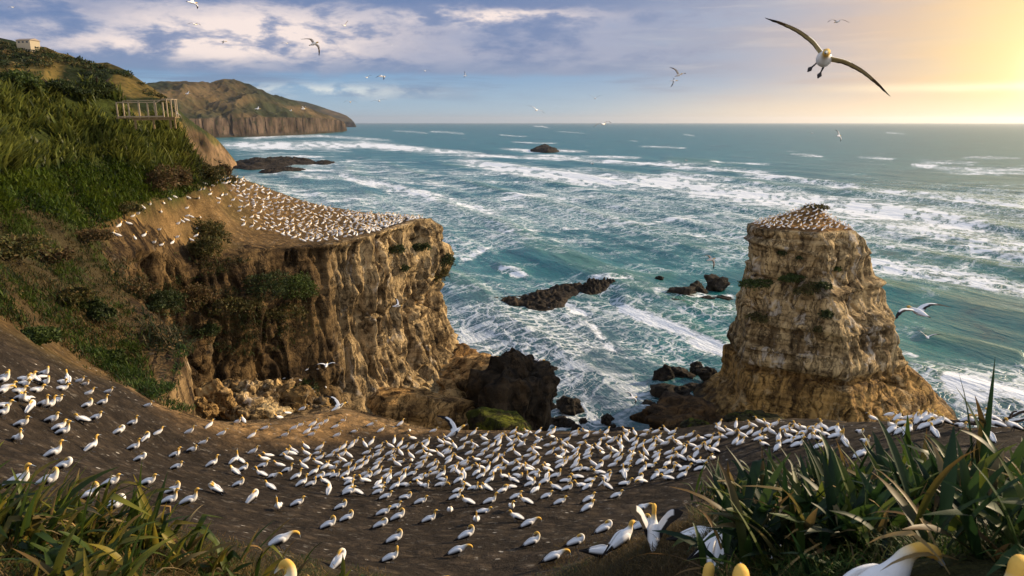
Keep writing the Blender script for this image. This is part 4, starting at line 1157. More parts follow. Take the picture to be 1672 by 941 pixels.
for a in [
 (240,178,70,26,DARKG,'clipped dark shrub behind the viewing platform',51),
 (357,398,64,58,OLIVE,'round dark green shrub standing among the birds on the headland',52),
 (334,452,58,56,OLIVE,'round olive shrub on the cliff edge below the nesting birds',53),
 (306,192,30,22,MIDG,'small round shrub just right of the viewing platform',54),
 (318,252,40,40,OLIVE,'olive shrub on the steep edge above the sea',55),
 (290,302,56,44,BRUSH,'brown brushy shrub above the birds',56),
 (255,312,54,48,BRUSH,'brown shrub at the foot of the green slope',57),
 (340,292,44,36,OLIVE,'olive shrub at the seaward end of the slope',58),
 (362,290,30,26,BRUSH,'little brown shrub nearest the first headland birds',59),
 (25,425,110,46,OLIVE,'wide tussock on the dry bank, cut by the edge of the view',60),
 (75,430,60,30,BRUSH,'brown tussock beside the wide tussock on the dry bank',61),
 (115,500,60,36,OLIVE,'ragged shrub in the middle of the dry bank',62),
 (150,520,60,36,DARKG,'dark shrub at the rim of the hollow',63),
 (60,560,70,24,MIDG,'green low shrub above the left group of birds',64),
 (180,590,50,22,MIDG,'green low shrub by the pale boulder',65),
 (200,350,50,26,OLIVE,'small olive shrub where the green slope ends',66),
 (140,395,70,28,BRUSH,'brown scrub patch below the green slope',67)]:
    shrub(*a)
def cliff_shrub(px, py, wpx, hpx, pal, label, seed, bv=None, cat='shrub'):
    h, nn = hit(bv or BV_CLIFF, px, py)
    if h is None: return
    shrub(px, py, wpx, hpx, pal, label, seed, at=h - np.array([0, 0, hpx * .02]))
for a in [
 (420,470,110,60,DARKG,'broad dark shrub hanging over the cliff edge at the head of the hollow',71),
 (480,480,80,56,MIDG,'green shrub hanging on the cliff face beside the fluted rock',72),
 (455,520,90,46,OLIVE,'olive brown shrub trailing down the hollow wall',73),
 (380,500,80,44,OLIVE,'shrub clinging to the hollow wall left of the broad dark one',74),
 (300,480,80,46,BRUSH,'brown scrub on the upper wall of the hollow',75),
 (250,500,90,50,DARKG,'dark scrub at the shaded back of the hollow',76),
 (215,470,70,40,BRUSH,'brown scrub at the landward end of the hollow',77),
 (340,540,60,34,DARKG,'dark scrub low on the hollow wall',78),
 (645,412,44,24,DARKG,'small dark shrub on a ledge high on the fluted face',79),
 (690,405,34,24,DARKG,'dark tuft below the tip of the headland',80),
 (728,430,46,36,DARKG,'dark shrub on the shoulder of the headland tip',81),
 (712,455,46,30,OLIVE,'olive shrub under the shoulder of the headland tip',82),
 (470,640,80,40,DARKG,'dark green scrub at the base of the hollow',83),
 (430,655,60,30,MIDG,'green scrub among the pale rocks below the hollow',84),
 (655,440,22,14,DARKG,'tiny tuft on the fluted face',85)]:
    cliff_shrub(*a)
sp_ = []
for q in scatter_px([(130,440),(250,415),(420,425),(500,450),(520,540),(470,570),(330,590),(200,560)], 900, np.random.default_rng(31)):
    h, nn = hit(BV_CLIFF, *q)
    if h is not None and fbm(h[0] * .12, h[1] * .12, h[2] * .16, 3) > -.12: sp_.append(h)
V, F, C = tufts(np.array(sp_), 12, np.float64(1.0), .11, np.array([(.020, .032, .009), (.055, .045, .016), (.034, .046, .010), (.075, .055, .022), (.026, .034, .010)]), 1.5, .45, 1.4)
tag(mesh('cliff_scrub', V, F, M_LEAF, C), kind='stuff')
for a in [
 (1238,466,56,20,MIDG,'long green tuft on the left ledge of the stack',91),
 (1290,456,40,18,MIDG,'green tuft at the middle of the stack ledge',92),
 (1325,478,46,26,OLIVE,'olive tuft hanging from the middle of the stack',93),
 (1240,520,44,20,OLIVE,'olive tuft on the lower left ledge of the stack',94),
 (1352,520,24,26,DARKG,'small dark tuft at the centre right of the stack',95),
 (1363,440,24,12,MIDG,'small green tuft high on the right of the stack',96),
 (1276,415,16,12,DARKG,'tiny dark tuft below the rim of the stack',97),
 (1306,422,14,8,DARKG,'tiny tuft right of the other one below the rim',98),
 (1335,540,24,16,OLIVE,'small olive tuft under the pale patch of the stack',99),
 (1345,470,26,18,DARKG,'dark tuft right of the hanging olive tuft on the stack',100)]:
    cliff_shrub(*a, bv=BV_STACK)
shrub(1332, 345, 36, 11, OLIVE, 'grassy green cap on the highest point of the stack', 101, at=ST_PK - np.array([0, 0, 1.1]), n=1500)

# ------------------------------------------------------------------ birds
CW = dict(w=(.86, .835, .81), y=(.80, .47, .095), b=(.80, .70, .50), k=(.016, .013, .012), g=(.30, .34, .38), d=(.05, .05, .055), o=(.62, .50, .25), n=(.16, .10, .05))
def cr(a, sub):
    a = np.asarray(a, float); n = len(a); out = []
    for i in range(n - 1):
        p0 = a[max(i - 1, 0)]; p1 = a[i]; p2 = a[i + 1]; p3 = a[min(i + 2, n - 1)]
        for u in np.arange(sub) / sub:
            out.append(.5 * ((2 * p1) + (-p0 + p2) * u + (2 * p0 - 5 * p1 + 4 * p2 - p3) * u * u + (-p0 + 3 * p1 - 3 * p2 + p3) * u ** 3))
    out.append(a[-1]); return np.array(out)
def body_tube(sp, k=10, sub=3):
    P = np.array([q[:5] for q in sp]); Cc_ = np.array([CW[q[5]] for q in sp])
    A = cr(P, sub); A[:, 3:] = np.maximum(A[:, 3:], .002)
    idx = np.linspace(0, len(sp) - 1, len(A)); C = np.stack([np.interp(idx, np.arange(len(sp)), Cc_[:, j]) for j in range(3)], -1)
    p = A[:, :3]; t = np.gradient(p, axis=0); t /= np.linalg.norm(t, axis=1, keepdims=True)
    side = np.array([0, 1.0, 0]); V = []
    a = np.linspace(0, 2 * np.pi, k, endpoint=False)
    for i in range(len(p)):
        side = side - t[i] * (side @ t[i]); side /= np.linalg.norm(side); up = np.cross(t[i], side)
        V.append(p[i] + A[i, 3] * np.cos(a)[:, None] * side + A[i, 4] * np.sin(a)[:, None] * -up)
    V = np.concatenate(V); Cv = np.repeat(C, k, 0)
    return V, grid_faces(len(p), k, True), Cv, (p, t)
def folded_wing(s, k=9, sub=2, st=None, dark=True):
    st = st or [(.19, .36, .07, .015), (.12, .345, .112, .07), (-.02, .305, .128, .095), (-.15, .25, .108, .085), (-.28, .19, .072, .058), (-.40, .13, .038, .03), (-.53, .075, .010, .007)]
    A = cr(st, sub); a = np.linspace(0, 2 * np.pi, k, endpoint=False); V = []; C = []
    for x, z, y, h in A:
        th = .012 + h * .30
        yy = y + np.cos(a) * th; zz = z + np.sin(a) * h
        yy = yy - np.maximum(0, np.sin(a)) * h * .55
        V.append(np.stack([np.full(k, x) - np.sin(a) * h * .35, s * yy, zz], -1))
        f = np.sin(a)
        dk = (f < .06) & (x < .08) & (np.cos(a) > -.6) | (x < -.30)
        C.append(np.where(dk[:, None], CW['k'], CW['w']))
    F = grid_faces(len(A), k, True)
    return np.concatenate(V), F if s > 0 else F[:, ::-1], np.concatenate(C)
def flight_wing(s, bend, root=(0, 0, 0), sweep=0.0, fold=1.0, nspan=16, nch=10, twist=.0, under='w'):
    """open wing: bend = list of (span fraction, height)"""
    f = np.linspace(0, 1, nspan)
    y = .05 + f * .90 * fold
    le = np.interp(f, [0, .18, .42, .6, .8, 1], [.12, .17, .17, .10, -.02, -.20]) - sweep * f
    ch = np.interp(f, [0, .15, .45, .7, .88, 1], [.26, .24, .19, .145, .09, .01])
    z = np.interp(f, [b[0] for b in bend], [b[1] for b in bend])
    z = np.convolve(np.pad(z, 2, 'edge'), np.ones(5) / 5, 'valid'); z[0] = bend[0][1]
    dyz = np.gradient(np.stack([y, z], -1), axis=0)
    u = np.linspace(0, 1, nch); V = []; C = []
    for side_ in (1, -1):
        for i in range(nspan):
            uu = u if side_ > 0 else u[::-1]
            th = .026 * (1 - f[i] * .8) * np.sin(np.pi * np.clip(uu, 0, 1) ** .55) * .5
            n2 = np.array([-dyz[i, 1], dyz[i, 0]]); n2 /= np.linalg.norm(n2) + 1e-9
            scal = (.010 * np.sin(f[i] * 60) * uu ** 3) * (f[i] > .1)
            x = le[i] - uu * ch[i] - scal
            yy = y[i] + n2[0] * (th * side_); zz = z[i] + n2[1] * (th * side_) - uu * ch[i] * twist
            V.append(np.stack([x, yy, zz], -1))
            dk = (uu > .60 - .12 * f[i]) & (f[i] > .12) | (f[i] > .66) | (uu < .06) & (f[i] > .3)
            C.append(np.where(dk[:, None], CW['k'] if side_ > 0 else CW['n'] if f[i] < .8 else CW['k'], CW['w'] if side_ > 0 else CW[under]))
    V = np.array(V).reshape(2, nspan, nch, 3); C = np.array(C).reshape(2, nspan, nch, 3)
    V = np.concatenate([V[0], V[1]], 1); C = np.concatenate([C[0], C[1]], 1)
    V[..., 1] *= s; V += np.array(root)
    F = grid_faces(nspan, nch * 2, True)
    return V.reshape(-1, 3), F if s < 0 else F[:, ::-1], C.reshape(-1, 3)
def ball(c, r, col, k=6):
    u = np.linspace(0, 2 * np.pi, k, endpoint=False); v_ = np.linspace(.05, np.pi - .05, 5)
    V = np.stack([np.sin(v_)[:, None] * np.cos(u), np.sin(v_)[:, None] * np.sin(u), np.cos(v_)[:, None] + 0 * u], -1).reshape(-1, 3) * r + np.array(c)
    return V, grid_faces(5, k, True), np.broadcast_to(np.array(CW[col]), V.shape).copy()
def foot(x, y, ztop):
    V1, F1, C1 = tube([(x - .03, y, ztop), (x - .02, y, ztop * .5), (x, y, .012)], [.016, .012, .012], CW['d'], 6)
    V2 = np.array([(x - .02, y, .014), (x + .10, y - .045, .004), (x + .115, y, .006), (x + .10, y + .045, .004), (x - .02, y, 0), (x + .10, y, -.006)])
    F2 = np.array([(0, 1, 2, 2), (0, 2, 3, 3), (4, 2, 1, 1), (4, 3, 2, 2)]); 
    return join([(V1, F1, C1), (V2, np.array([(0, 1, 5, 2), (0, 2, 5, 3)]), np.broadcast_to(np.array(CW['d']), (6, 3)).copy())])
NECK_H = [(.225, 0, .43, .074, .078, 'w'), (.268, 0, .500, .056, .058, 'b'), (.325, -.01, .540, .047, .049, 'y'), (.385, -.02, .548, .046, .048, 'y'), (.440, -.035, .530, .047, .048, 'y'), (.475, -.045, .500, .035, .037, 'y'), (.490, -.050, .480, .023, .026, 'o'), (.500, -.053, .466, .018, .020, 'g'), (.535, -.063, .420, .011, .012, 'g'), (.565, -.072, .380, .003, .003, 'g')]
BODY = [(-.50, 0, .075, .010, .005, 'k'), (-.42, 0, .115, .030, .010, 'w'), (-.32, 0, .165, .052, .030, 'w'), (-.20, 0, .215, .085, .070, 'w'), (-.08, 0, .255, .112, .105, 'w'), (.05, 0, .295, .122, .125, 'w'), (.16, 0, .345, .105, .112, 'w')]
def neck(kind):
    if kind == 'up':     # head high, looking ahead
        return [(.225, 0, .43, .070, .074, 'w'), (.25, 0, .51, .047, .050, 'b'), (.262, 0, .585, .041, .043, 'y'), (.275, 0, .645, .042, .045, 'y'), (.312, 0, .688, .046, .047, 'y'), (.358, 0, .688, .034, .036, 'y'), (.385, 0, .678, .022, .025, 'o'), (.402, 0, .672, .017, .019, 'g'), (.45, 0, .656, .010, .011, 'g'), (.50, 0, .640, .003, .003, 'g')]
    if kind == 'rest':   # neck drawn in
        return [(.235, 0, .405, .078, .082, 'w'), (.265, 0, .465, .056, .058, 'b'), (.275, 0, .52, .048, .050, 'y'), (.305, 0, .562, .048, .048, 'y'), (.352, 0, .562, .036, .037, 'y'), (.380, 0, .552, .022, .025, 'o'), (.398, 0, .546, .017, .019, 'g'), (.445, 0, .530, .010, .011, 'g'), (.49, 0, .514, .003, .003, 'g')]
    if kind == 'preen':  # head bent back over the shoulder
        return [(.225, 0, .42, .074, .078, 'w'), (.262, .015, .50, .054, .056, 'b'), (.245, .055, .56, .047, .047, 'y'), (.19, .10, .572, .048, .047, 'y'), (.14, .125, .535, .038, .038, 'y'), (.11, .135, .50, .022, .024, 'o'), (.07, .145, .455, .014, .015, 'g'), (.045, .15, .42, .004, .004, 'g')]
    if kind == 'tuck':   # asleep, bill under the back feathers
        return [(.235, 0, .40, .086, .086, 'w'), (.262, .02, .47, .066, .064, 'w'), (.215, .05, .52, .056, .050, 'b'), (.14, .055, .505, .052, .046, 'y'), (.07, .05, .465, .040, .034, 'y'), (.02, .045, .43, .022, .02, 'w'), (-.02, .04, .405, .006, .006, 'w')]
    if kind == 'bend':   # reaching forward and down
        return [(.245, 0, .40, .074, .076, 'w'), (.32, 0, .44, .052, .054, 'b'), (.40, 0, .455, .043, .045, 'y'), (.465, 0, .44, .043, .044, 'y'), (.51, 0, .405, .042, .043, 'y'), (.535, 0, .365, .032, .033, 'y'), (.545, 0, .335, .021, .023, 'o'), (.55, 0, .318, .016, .018, 'g'), (.562, 0, .27, .010, .011, 'g'), (.572, 0, .225, .003, .003, 'g')]
    if kind == 'hook':
        return NECK_H
    if kind == 'side':   # looking over one shoulder
        return [(.225, 0, .43, .072, .076, 'w'), (.25, 0, .505, .050, .052, 'b'), (.262, .004, .575, .043, .044, 'y'), (.268, .018, .632, .044, .045, 'y'), (.272, .055, .662, .046, .046, 'y'), (.272, .098, .658, .034, .035, 'y'), (.272, .124, .648, .021, .024, 'o'), (.272, .142, .642, .016, .018, 'g'), (.27, .19, .627, .010, .010, 'g'), (.268, .24, .612, .003, .003, 'g')]
    if kind == 'sky':    # bill pointing straight up
        return [(.215, 0, .44, .068, .072, 'w'), (.225, 0, .53, .045, .048, 'b'), (.228, 0, .62, .039, .041, 'y'), (.23, 0, .70, .040, .043, 'y'), (.236, 0, .755, .043, .045, 'y'), (.244, 0, .80, .033, .035, 'y'), (.25, 0, .828, .021, .023, 'o'), (.255, 0, .846, .016, .017, 'g'), (.266, 0, .90, .009, .010, 'g'), (.276, 0, .95, .003, .003, 'g')]
def eyes(ax, kind):
    return []
def gannet_mesh(kind, sit=False, wings='fold', hi=False):
    k, sub = (14, 5) if hi else (10, 3)
    V, F, C, (p, t) = body_tube(BODY + neck(kind), k, sub)
    parts = [(V, F, C)]
    # eyes on the widest head ring
    nb = (len(BODY) + {'up': 4, 'rest': 3, 'preen': 3, 'tuck': 3, 'bend': 4, 'side': 4, 'sky': 4, 'hook': 4}[kind]) * sub
    r0 = V[nb * k:(nb + 1) * k]; cc_ = r0.mean(0)
    if kind != 'tuck':
        for q in (r0[1 if not hi else 2], r0[k // 2 - (1 if not hi else 2)]):
            parts.append(ball(cc_ + (q - cc_) * .96 + (t[nb] * .02), .011, 'd'))
    if wings == 'fold':
        for s in (1, -1): parts.append(folded_wing(s, 9 if not hi else 13, 2 if not hi else 4))
    elif wings == 'raised':
        for s in (1, -1): parts.append(flight_wing(s, [(0, .02), (.25, .20), (.55, .46), (1, .66)], (.02, 0, .36), .15, .48, 18, 12, 1.15))
    elif wings == 'half':
        for s in (1, -1): parts.append(flight_wing(s, [(0, .02), (.3, .18), (.6, .16), (1, .05)], (.02, 0, .34), .35, .55, 16, 10))
    V, F, C = join(parts)
    if sit:
        a = R(14); ca, sa = math.cos(a), math.sin(a); o = np.array([0, 0, .28]); q = V - o
        V = np.stack([q[:, 0] * ca + q[:, 2] * sa, q[:, 1], -q[:, 0] * sa + q[:, 2] * ca], -1) + o - np.array([0, 0, .155])
        V[:, 2] = np.maximum(V[:, 2], -.02 + 0 * V[:, 2])
    else:
        V, F, C = join([(V, F, C), foot(.0, .055, .20), foot(.02, -.055, .20)])
    return mesh('gannet_mesh', V, F, M_BIRD, C, link=False).data
FBODY = [(-.50, 0, -.01, .006, .003, 'k'), (-.42, 0, 0, .035, .010, 'k'), (-.33, 0, .0, .045, .028, 'w'), (-.20, 0, 0, .075, .062, 'w'), (-.05, 0, 0, .098, .092, 'w'), (.10, 0, .005, .092, .088, 'w'), (.21, 0, .015, .062, .062, 'w'), (.29, 0, .022, .048, .049, 'b'), (.36, 0, .026, .044, .046, 'y'), (.41, 0, .026, .045, .047, 'y'), (.455, 0, .020, .034, .035, 'y'), (.482, 0, .012, .021, .023, 'o'), (.50, 0, .008, .016, .017, 'g'), (.55, 0, -.002, .009, .010, 'g'), (.60, 0, -.01, .003, .003, 'g')]
def flyer_mesh(bend, sweep=.05, hi=False, feet=False, fold=1.0, under='w'):
    k, sub = (14, 5) if hi else (10, 3)
    V, F, C, (p, t) = body_tube(FBODY, k, sub)
    parts = [(V, F, C)]
    for s in (1, -1): parts.append(flight_wing(s, bend, (.04, 0, .045), sweep, fold, 44 if hi else 16, 26 if hi else 10, .10, under))
    for s in (1, -1): parts.append(ball((.405, s * .042, .035), .010, 'd'))
    if feet:
        for s in (1, -1):
            parts.append(tube([(-.12, s * .05, -.06), (-.14, s * .06, -.10), (-.12, s * .068, -.14)], [.016, .012, .010], CW['d'], 6))
            parts.append(tube([(-.12, s * .068, -.135), (-.14, s * .075, -.17), (-.17, s * .08, -.205)], [.012, .032, .008], CW['d'], 6))
    V, F, C = join(parts)
    return mesh('gannet_mesh', V, F, M_BIRD, C, link=False).data

POSE = {'S': ('up', False), 'R': ('rest', False), 'P': ('preen', False), 'T': ('tuck', False), 'B': ('bend', False), 'N': ('sky', False), 'L': ('side', False), 'A': ('rest', True), 'Q': ('preen', True), 'U': ('up', True), 'Z': ('tuck', True), 'H': ('hook', False)}
WORD = {'S': 'gannet standing head up', 'R': 'gannet with neck drawn in', 'P': 'gannet preening its back', 'T': 'standing gannet asleep', 'B': 'gannet reaching down', 'N': 'skypointing gannet', 'L': 'gannet looking sideways', 'A': 'sitting gannet', 'Q': 'sitting gannet preening', 'U': 'sitting gannet head up', 'Z': 'sitting gannet asleep'}
PM = {k: gannet_mesh(*v_) for k, v_ in POSE.items()}
PM['W'] = gannet_mesh('up', False, 'half'); PM['V'] = gannet_mesh('sky', False, 'raised')
WORD['W'] = 'gannet half opening its wings'; WORD['V'] = 'gannet with raised wings'
HM = {}
def hires(k, wings='fold'):
    if (k, wings) not in HM: HM[(k, wings)] = gannet_mesh(*POSE[k], wings=wings, hi=True)
    return HM[(k, wings)]
ORD = 'first second third fourth fifth sixth seventh eighth ninth tenth eleventh twelfth thirteenth fourteenth fifteenth sixteenth seventeenth eighteenth nineteenth twentieth'.split()
def ordw(i):
    if i < 20: return ORD[i]
    tens = ['twenty', 'thirty', 'forty', 'fifty', 'sixty', 'seventy', 'eighty', 'ninety']
    t, u = divmod(i + 1, 10); 
    return {20: 'twentieth', 30: 'thirtieth', 40: 'fortieth', 50: 'fiftieth', 60: 'sixtieth', 70: 'seventieth', 80: 'eightieth'}.get(i + 1) or tens[t - 2] + ' ' + ORD[u - 1]
birds = []       # px, py, pose, yaw, place, spread
def zl(lst, ox, oy, sc, place):
    for q in lst:
        x, y = ox + q[0] / sc, oy + q[1] / sc
        code = q[2] if len(q) > 2 else ''
        face = 'L' if 'l' in code else 'R' if ('r' in code or rng.random() < .72) else 'L'
        if 'a' in code: yaw = 90
        elif 't' in code: yaw = -90
        else: yaw = (rng.normal(12, 22) if face == 'R' else 180 + rng.normal(-12, 22))
        pose = [c_ for c_ in code if c_.isupper()]
        pose = pose[0] if pose else rng.choice(list('SSSSRRRPLBTUA'))
        birds.append([x, y, pose, yaw, place])
zl([(50,180,'r'),(30,222,'r'),(60,255,'rA'),(20,322,'rB'),(205,180,'rA'),(215,222,'rA'),(262,207,'r'),(330,195,'l'),(370,165,'l'),(408,150,'rP'),(410,237,'P'),(560,207,'rA'),(622,200,'l'),(553,266,'rA'),(725,207,'rR'),(778,237,'P'),(805,318,'r'),(985,302,'rT'),(160,292,'rA'),(320,282,'rA'),(190,377,'rR'),(265,392,'t'),(285,472,'aT'),(400,430,'rS'),(450,442,'rS'),(515,402,'rR'),(25,427,'r'),(25,517,'rP'),(790,442,'rP'),(930,412,'rS'),(1340,427,'rS')],0,590,5.537,'group at the top of the slope by the green bank')
zl([(200,617,'rR'),(475,577,'rR'),(755,572,'lP'),(870,552,'rR'),(1200,597,'rS'),(1075,677,'rT'),(1430,677,'rS'),(1320,737,'P'),(535,645,'rR'),(575,688,'rS'),(170,747,'rS'),(830,822,'rS'),(1215,822,'rS'),(490,887,'rS'),(1590,877,'rS'),(1270,922,'rT')],0,590,5.537,'scattered birds on the open dark slope')
zl([(165,392,'rR'),(345,332,'rS'),(455,407,'rS'),(730,422,'rS'),(600,302,'r'),(655,282,'l'),(850,352,'rS'),(1030,422,'rS'),(1110,357,'rB'),(1165,327,'rP'),(1230,387,'r'),(1270,417,'P'),(1280,317,'r'),(1310,357,'r'),(1345,322,'P'),(1390,297,'rS'),(1485,337,'r'),(1500,422,'r'),(1555,287,'rS')],280,640,5.537,'birds along the golden rock lip')
zl([(520,150,'rR'),(600,205,'t'),(345,205,'r'),(105,215,'rP'),(105,315,'rR'),(465,300,'aR'),(630,280,'lB'),(250,155,'r'),(820,210,'r'),(1180,235,'r')],560,670,5.537,'birds along the golden rock lip')
zl([(290,487,'rB'),(190,562,'rR'),(35,602,'rS'),(50,717,'rR'),(370,687,'rS'),(740,572,'rP'),(880,602,'lR'),(570,657,'rN'),(630,655,'lN'),(580,757,'lP'),(650,730,'rP'),(825,707,'rR'),(845,640,'lB'),(610,872,'rP'),(410,922,'lT'),(820,780,'lS'),(915,797,'rB'),(900,895,'lR')],280,640,5.537,'scattered birds on the open dark slope')
zl([(980,690,'l'),(1050,745,'rS'),(1060,630,'l'),(1030,590,'r'),(1090,590,'lN'),(1110,560,'l'),(1200,700,'lP'),(1220,650,'r'),(1225,590),(1285,765,'R'),(1320,580),(1340,620),(1330,670),(1130,802,'rS'),(1180,862,'rS'),(1265,870,'L'),(1340,802,'r'),(1390,847,'P'),(1480,792,'rS'),(1440,702,'N'),(1465,722,'N'),(1390,702),(1490,562,'N'),(1540,602),(1605,602),(1595,692),(1625,742),(1425,927,'aT'),(1600,917,'r'),(1610,852,'r')],280,640,5.537,'landward fringe of the packed colony')
FRONT = [(32,801,'S',0),(80,798,'P',10),(105,771,'T',10),(145,823,'P',15),(187,839,'T',20),(182,798,'R',8),(242,797,'R',8),(283,810,'P',10),(278,827,'S',5),(310,828,'S',10),(353,807,'T',170),(458,895,'B',20),(413,822,'T',60),(456,835,'N',-85),(486,829,'R',12),(557,835,'P',8),(567,854,'P',12),(537,866,'P',12),(626,845,'R',5),(645,835,'R',8),(650,852,'P',15),(622,865,'T',8),(645,889,'P',12),(687,826,'R',5),(701,856,'S',8),(735,840,'T',-85),(743,819,'S',8),(765,827,'R',175),(789,838,'A',5),(778,856,'N',-88),(800,826,'S',5),(762,883,'P',15),(747,909,'B',8),(835,834,'L',-80),(844,852,'R',175),(863,863,'B',15),(860,826,'R',170),(842,818,'R',10),(892,817,'R',10),(914,827,'R',8),(869,894,'P',12),(904,920,'B',12),(940,895,'T',5),(959,837,'R',25),(961,822,'R',20),(1006,816,'R',8),(1047,837,'B',5),(986,873,'T',15),(630,818,'R',5),(570,811,'R',10),(584,810,'R',170),(618,811,'R',5),(662,815,'Q',5)]
for x, y, p_, yw in FRONT: birds.append([x, y, p_, yw, 'loose front row on the dark soil'])
zl([(125,347,'t'),(170,437,'t'),(130,557,'N'),(245,217,'P'),(400,177),(465,217),(490,202),(545,162),(560,212),(515,272,'R'),(610,177),(640,152),(675,177),(710,187),(640,202),(790,197),(835,182),(690,232),(740,227),(650,242),(700,297),(755,282),(830,267),(800,357,'aR'),(420,287),(415,332),(490,342),(560,342),(890,247),(1035,297,'t'),(1100,242),(1150,252),(1330,232),(1370,257),(1510,302,'l'),(1295,397,'a')],1380,650,5.534,'ledge above the flax, facing the sea')
zl([(70,332),(55,397),(140,312),(175,352),(165,397),(255,337),(320,312),(310,382),(380,342),(380,397),(440,327),(400,222),(420,262),(560,217),(500,267),(515,302),(555,372),(600,377),(620,312),(640,247),(685,282),(710,217),(775,187),(750,307),(810,332),(770,352),(815,397),(840,257),(880,282),(850,222),(905,217),(945,342),(1000,242),(1030,267),(1075,277),(1040,332),(1080,332),(1130,342),(1030,377),(1110,412),(1120,242),(1165,242),(1160,297),(1235,252),(1300,242),(1360,252),(1295,287),(1240,322),(1370,312),(1290,352),(1305,427),(1430,262),(1480,287),(1450,332),(935,427),(1540,387,'aN'),(90,462,'r'),(200,487,'r'),(215,432),(320,452),(365,452),(350,522),(165,547),(215,542),(255,542),(100,622,'r'),(75,682,'r'),(235,622)],1100,660,5.537,'seaward end of the colony beside the stack')
dense = scatter_px([(478,735),(560,728),(680,724),(780,716),(850,706),(990,708),(1100,706),(1130,735),(1100,785),(1010,800),(900,806),(780,806),(680,802),(590,800),(520,772)], 1500, np.random.default_rng(3))
B0, ok0 = drop([b[0] for b in birds], [b[1] for b in birds])
taken = [p_[:2] for p_, k_ in zip(B0, ok0) if k_]
Dp, okd = drop(dense[:, 0], dense[:, 1])
nd = 0
for q, p_, k_ in zip(dense, Dp, okd):
    if not k_: continue
    if min((p_[0] - t_[0]) ** 2 + (p_[1] - t_[1]) ** 2 for t_ in taken) < .68 ** 2: continue
    taken.append(p_[:2]); nd += 1
    r = rng.random(); yaw = rng.normal(8, 28) if r < .68 else 180 + rng.normal(-8, 28) if r < .93 else rng.uniform(0, 360)
    birds.append([q[0], q[1], rng.choice(list('SSRRRPPLBTUAAQQAULNTSRRPLBTUAAQUNW')), yaw, 'packed colony'])
    if nd >= 430: break
Bp, okb = drop([b[0] for b in birds], [b[1] for b in birds])
rec = []
for b, p_, k_ in zip(birds, Bp, okb):
    if not k_: continue
    e = 9 if p_[1] < 200 else 9
    rec.append((np.linalg.norm(p_ - np.array([0, 0, CAMZ])), b, p_))
rec.sort(key=lambda r: r[0])
NIND = 250
ind, rest = rec[:NIND], rec[NIND:]
BSC = .92
def face_word(yaw):
    c = math.cos(R(yaw)); s_ = math.sin(R(yaw))
    return 'facing right' if c > .5 else 'facing left' if c < -.5 else 'facing away' if s_ > 0 else 'facing the viewer'
by_place = {}
for d, b, p_ in rec: by_place.setdefault(b[4], []).append((b[0], id(b)))
rank = {}
for k_, l_ in by_place.items():
    for i, (x, ii) in enumerate(sorted(l_)): rank[ii] = i
SHORT = {'group at the top of the slope by the green bank': 'in flock below green bank', 'scattered birds on the open dark slope': 'of those on the dark slope', 'birds along the golden rock lip': 'along golden rock lip', 'landward fringe of the packed colony': 'in landward colony fringe', 'loose front row on the dark soil': 'in loose front rows', 'ledge above the flax, facing the sea': 'on ledge above flax', 'seaward end of the colony beside the stack': 'below the stack foot'}
for d, b, p_ in ind:
    o = bpy.data.objects.new('gannet', PM[b[2]]); COL.objects.link(o)
    o.location = p_ - np.array([0, 0, .015]); o.rotation_euler = (0, 0, R(b[3])); s_ = BSC * rng.uniform(.93, 1.06); o.scale = (s_, s_, s_)
    if b[4] == 'packed colony':
        row = 'front rows' if b[1] > 768 else 'middle rows' if b[1] > 742 else 'back rows'
        side_ = 'landward part' if b[0] < 700 else 'centre' if b[0] < 920 else 'seaward part'
        lab = f"{WORD[b[2]]}, {face_word(b[3])}, {side_} of packed colony, {row}"
        g = f"gannets in the {row} of the packed colony, {side_}"
    else:
        lab = f"{WORD[b[2]]}, {ordw(rank[id(b)])} from the left {SHORT[b[4]]}"
        g = 'gannets ' + SHORT[b[4]]
    tag(o, lab, 'gannet', g)

# the big near birds on the banks
def near_bird(px, py, pose, yaw, label, wings='fold', sc=1.0, slant=None, lift=0.0, pitch=0.0):
    P, ok = drop([px], [py])
    p_ = P_sl(px, py, slant) if slant else P[0]
    o = bpy.data.objects.new('gannet', hires(pose, wings)); COL.objects.link(o)
    o.location = p_ + np.array([0, 0, lift - .015]); o.rotation_euler = (0, R(pitch), R(yaw)); o.scale = (BSC * sc,) * 3
    tag(o, label, 'gannet', 'near gannets on the banks')
def head_at(px, py, slant, pose, yaw, label, head, wings='fold', sc=1.0):
    """place a near bird so that its head is where the photo shows it"""
    h = np.array(head) * BSC * sc; c, q = math.cos(R(yaw)), math.sin(R(yaw))
    p_ = P_sl(px, py, slant) - np.array([h[0] * c - h[1] * q, h[0] * q + h[1] * c, h[2]])
    gz_ = float(HN(np.array([p_[0]]), np.array([p_[1]]))[0])
    o = bpy.data.objects.new('gannet', hires(pose, wings)); COL.objects.link(o)
    o.location = (p_[0], p_[1], p_[2]); o.rotation_euler = (0, 0, R(yaw)); o.scale = (BSC * sc,) * 3
    tag(o, label, 'gannet', 'near gannets on the banks')
    print('HEAD', label[:30], 'feet', round(p_[2], 2), 'ground', round(gz_, 2))
head_at(1514, 893, 5.3, 'H', 14, 'largest gannet, bending its yellow head down into the grass', (.40, -.03, .57))
near_bird(985, 908, 'Q', -15, 'gannet resting on the mossy mound with its head turned back')
near_bird(1014, 896, 'R', 35, 'gannet seen from behind beside the resting one on the mound')
near_bird(1066, 893, 'S', 80, 'gannet with both wings raised in a steep V on the mound', wings='raised')
near_bird(1048, 868, 'P', 10, 'yellow headed gannet half hidden behind the raised wings')
near_bird(1143, 884, 'A', 0, 'gannet lying along the bank edge by the flax')
head_at(1186, 854, 9.8, 'R', 60, 'gannet with only its yellow head above the flax leaves', (.31, 0, .56))
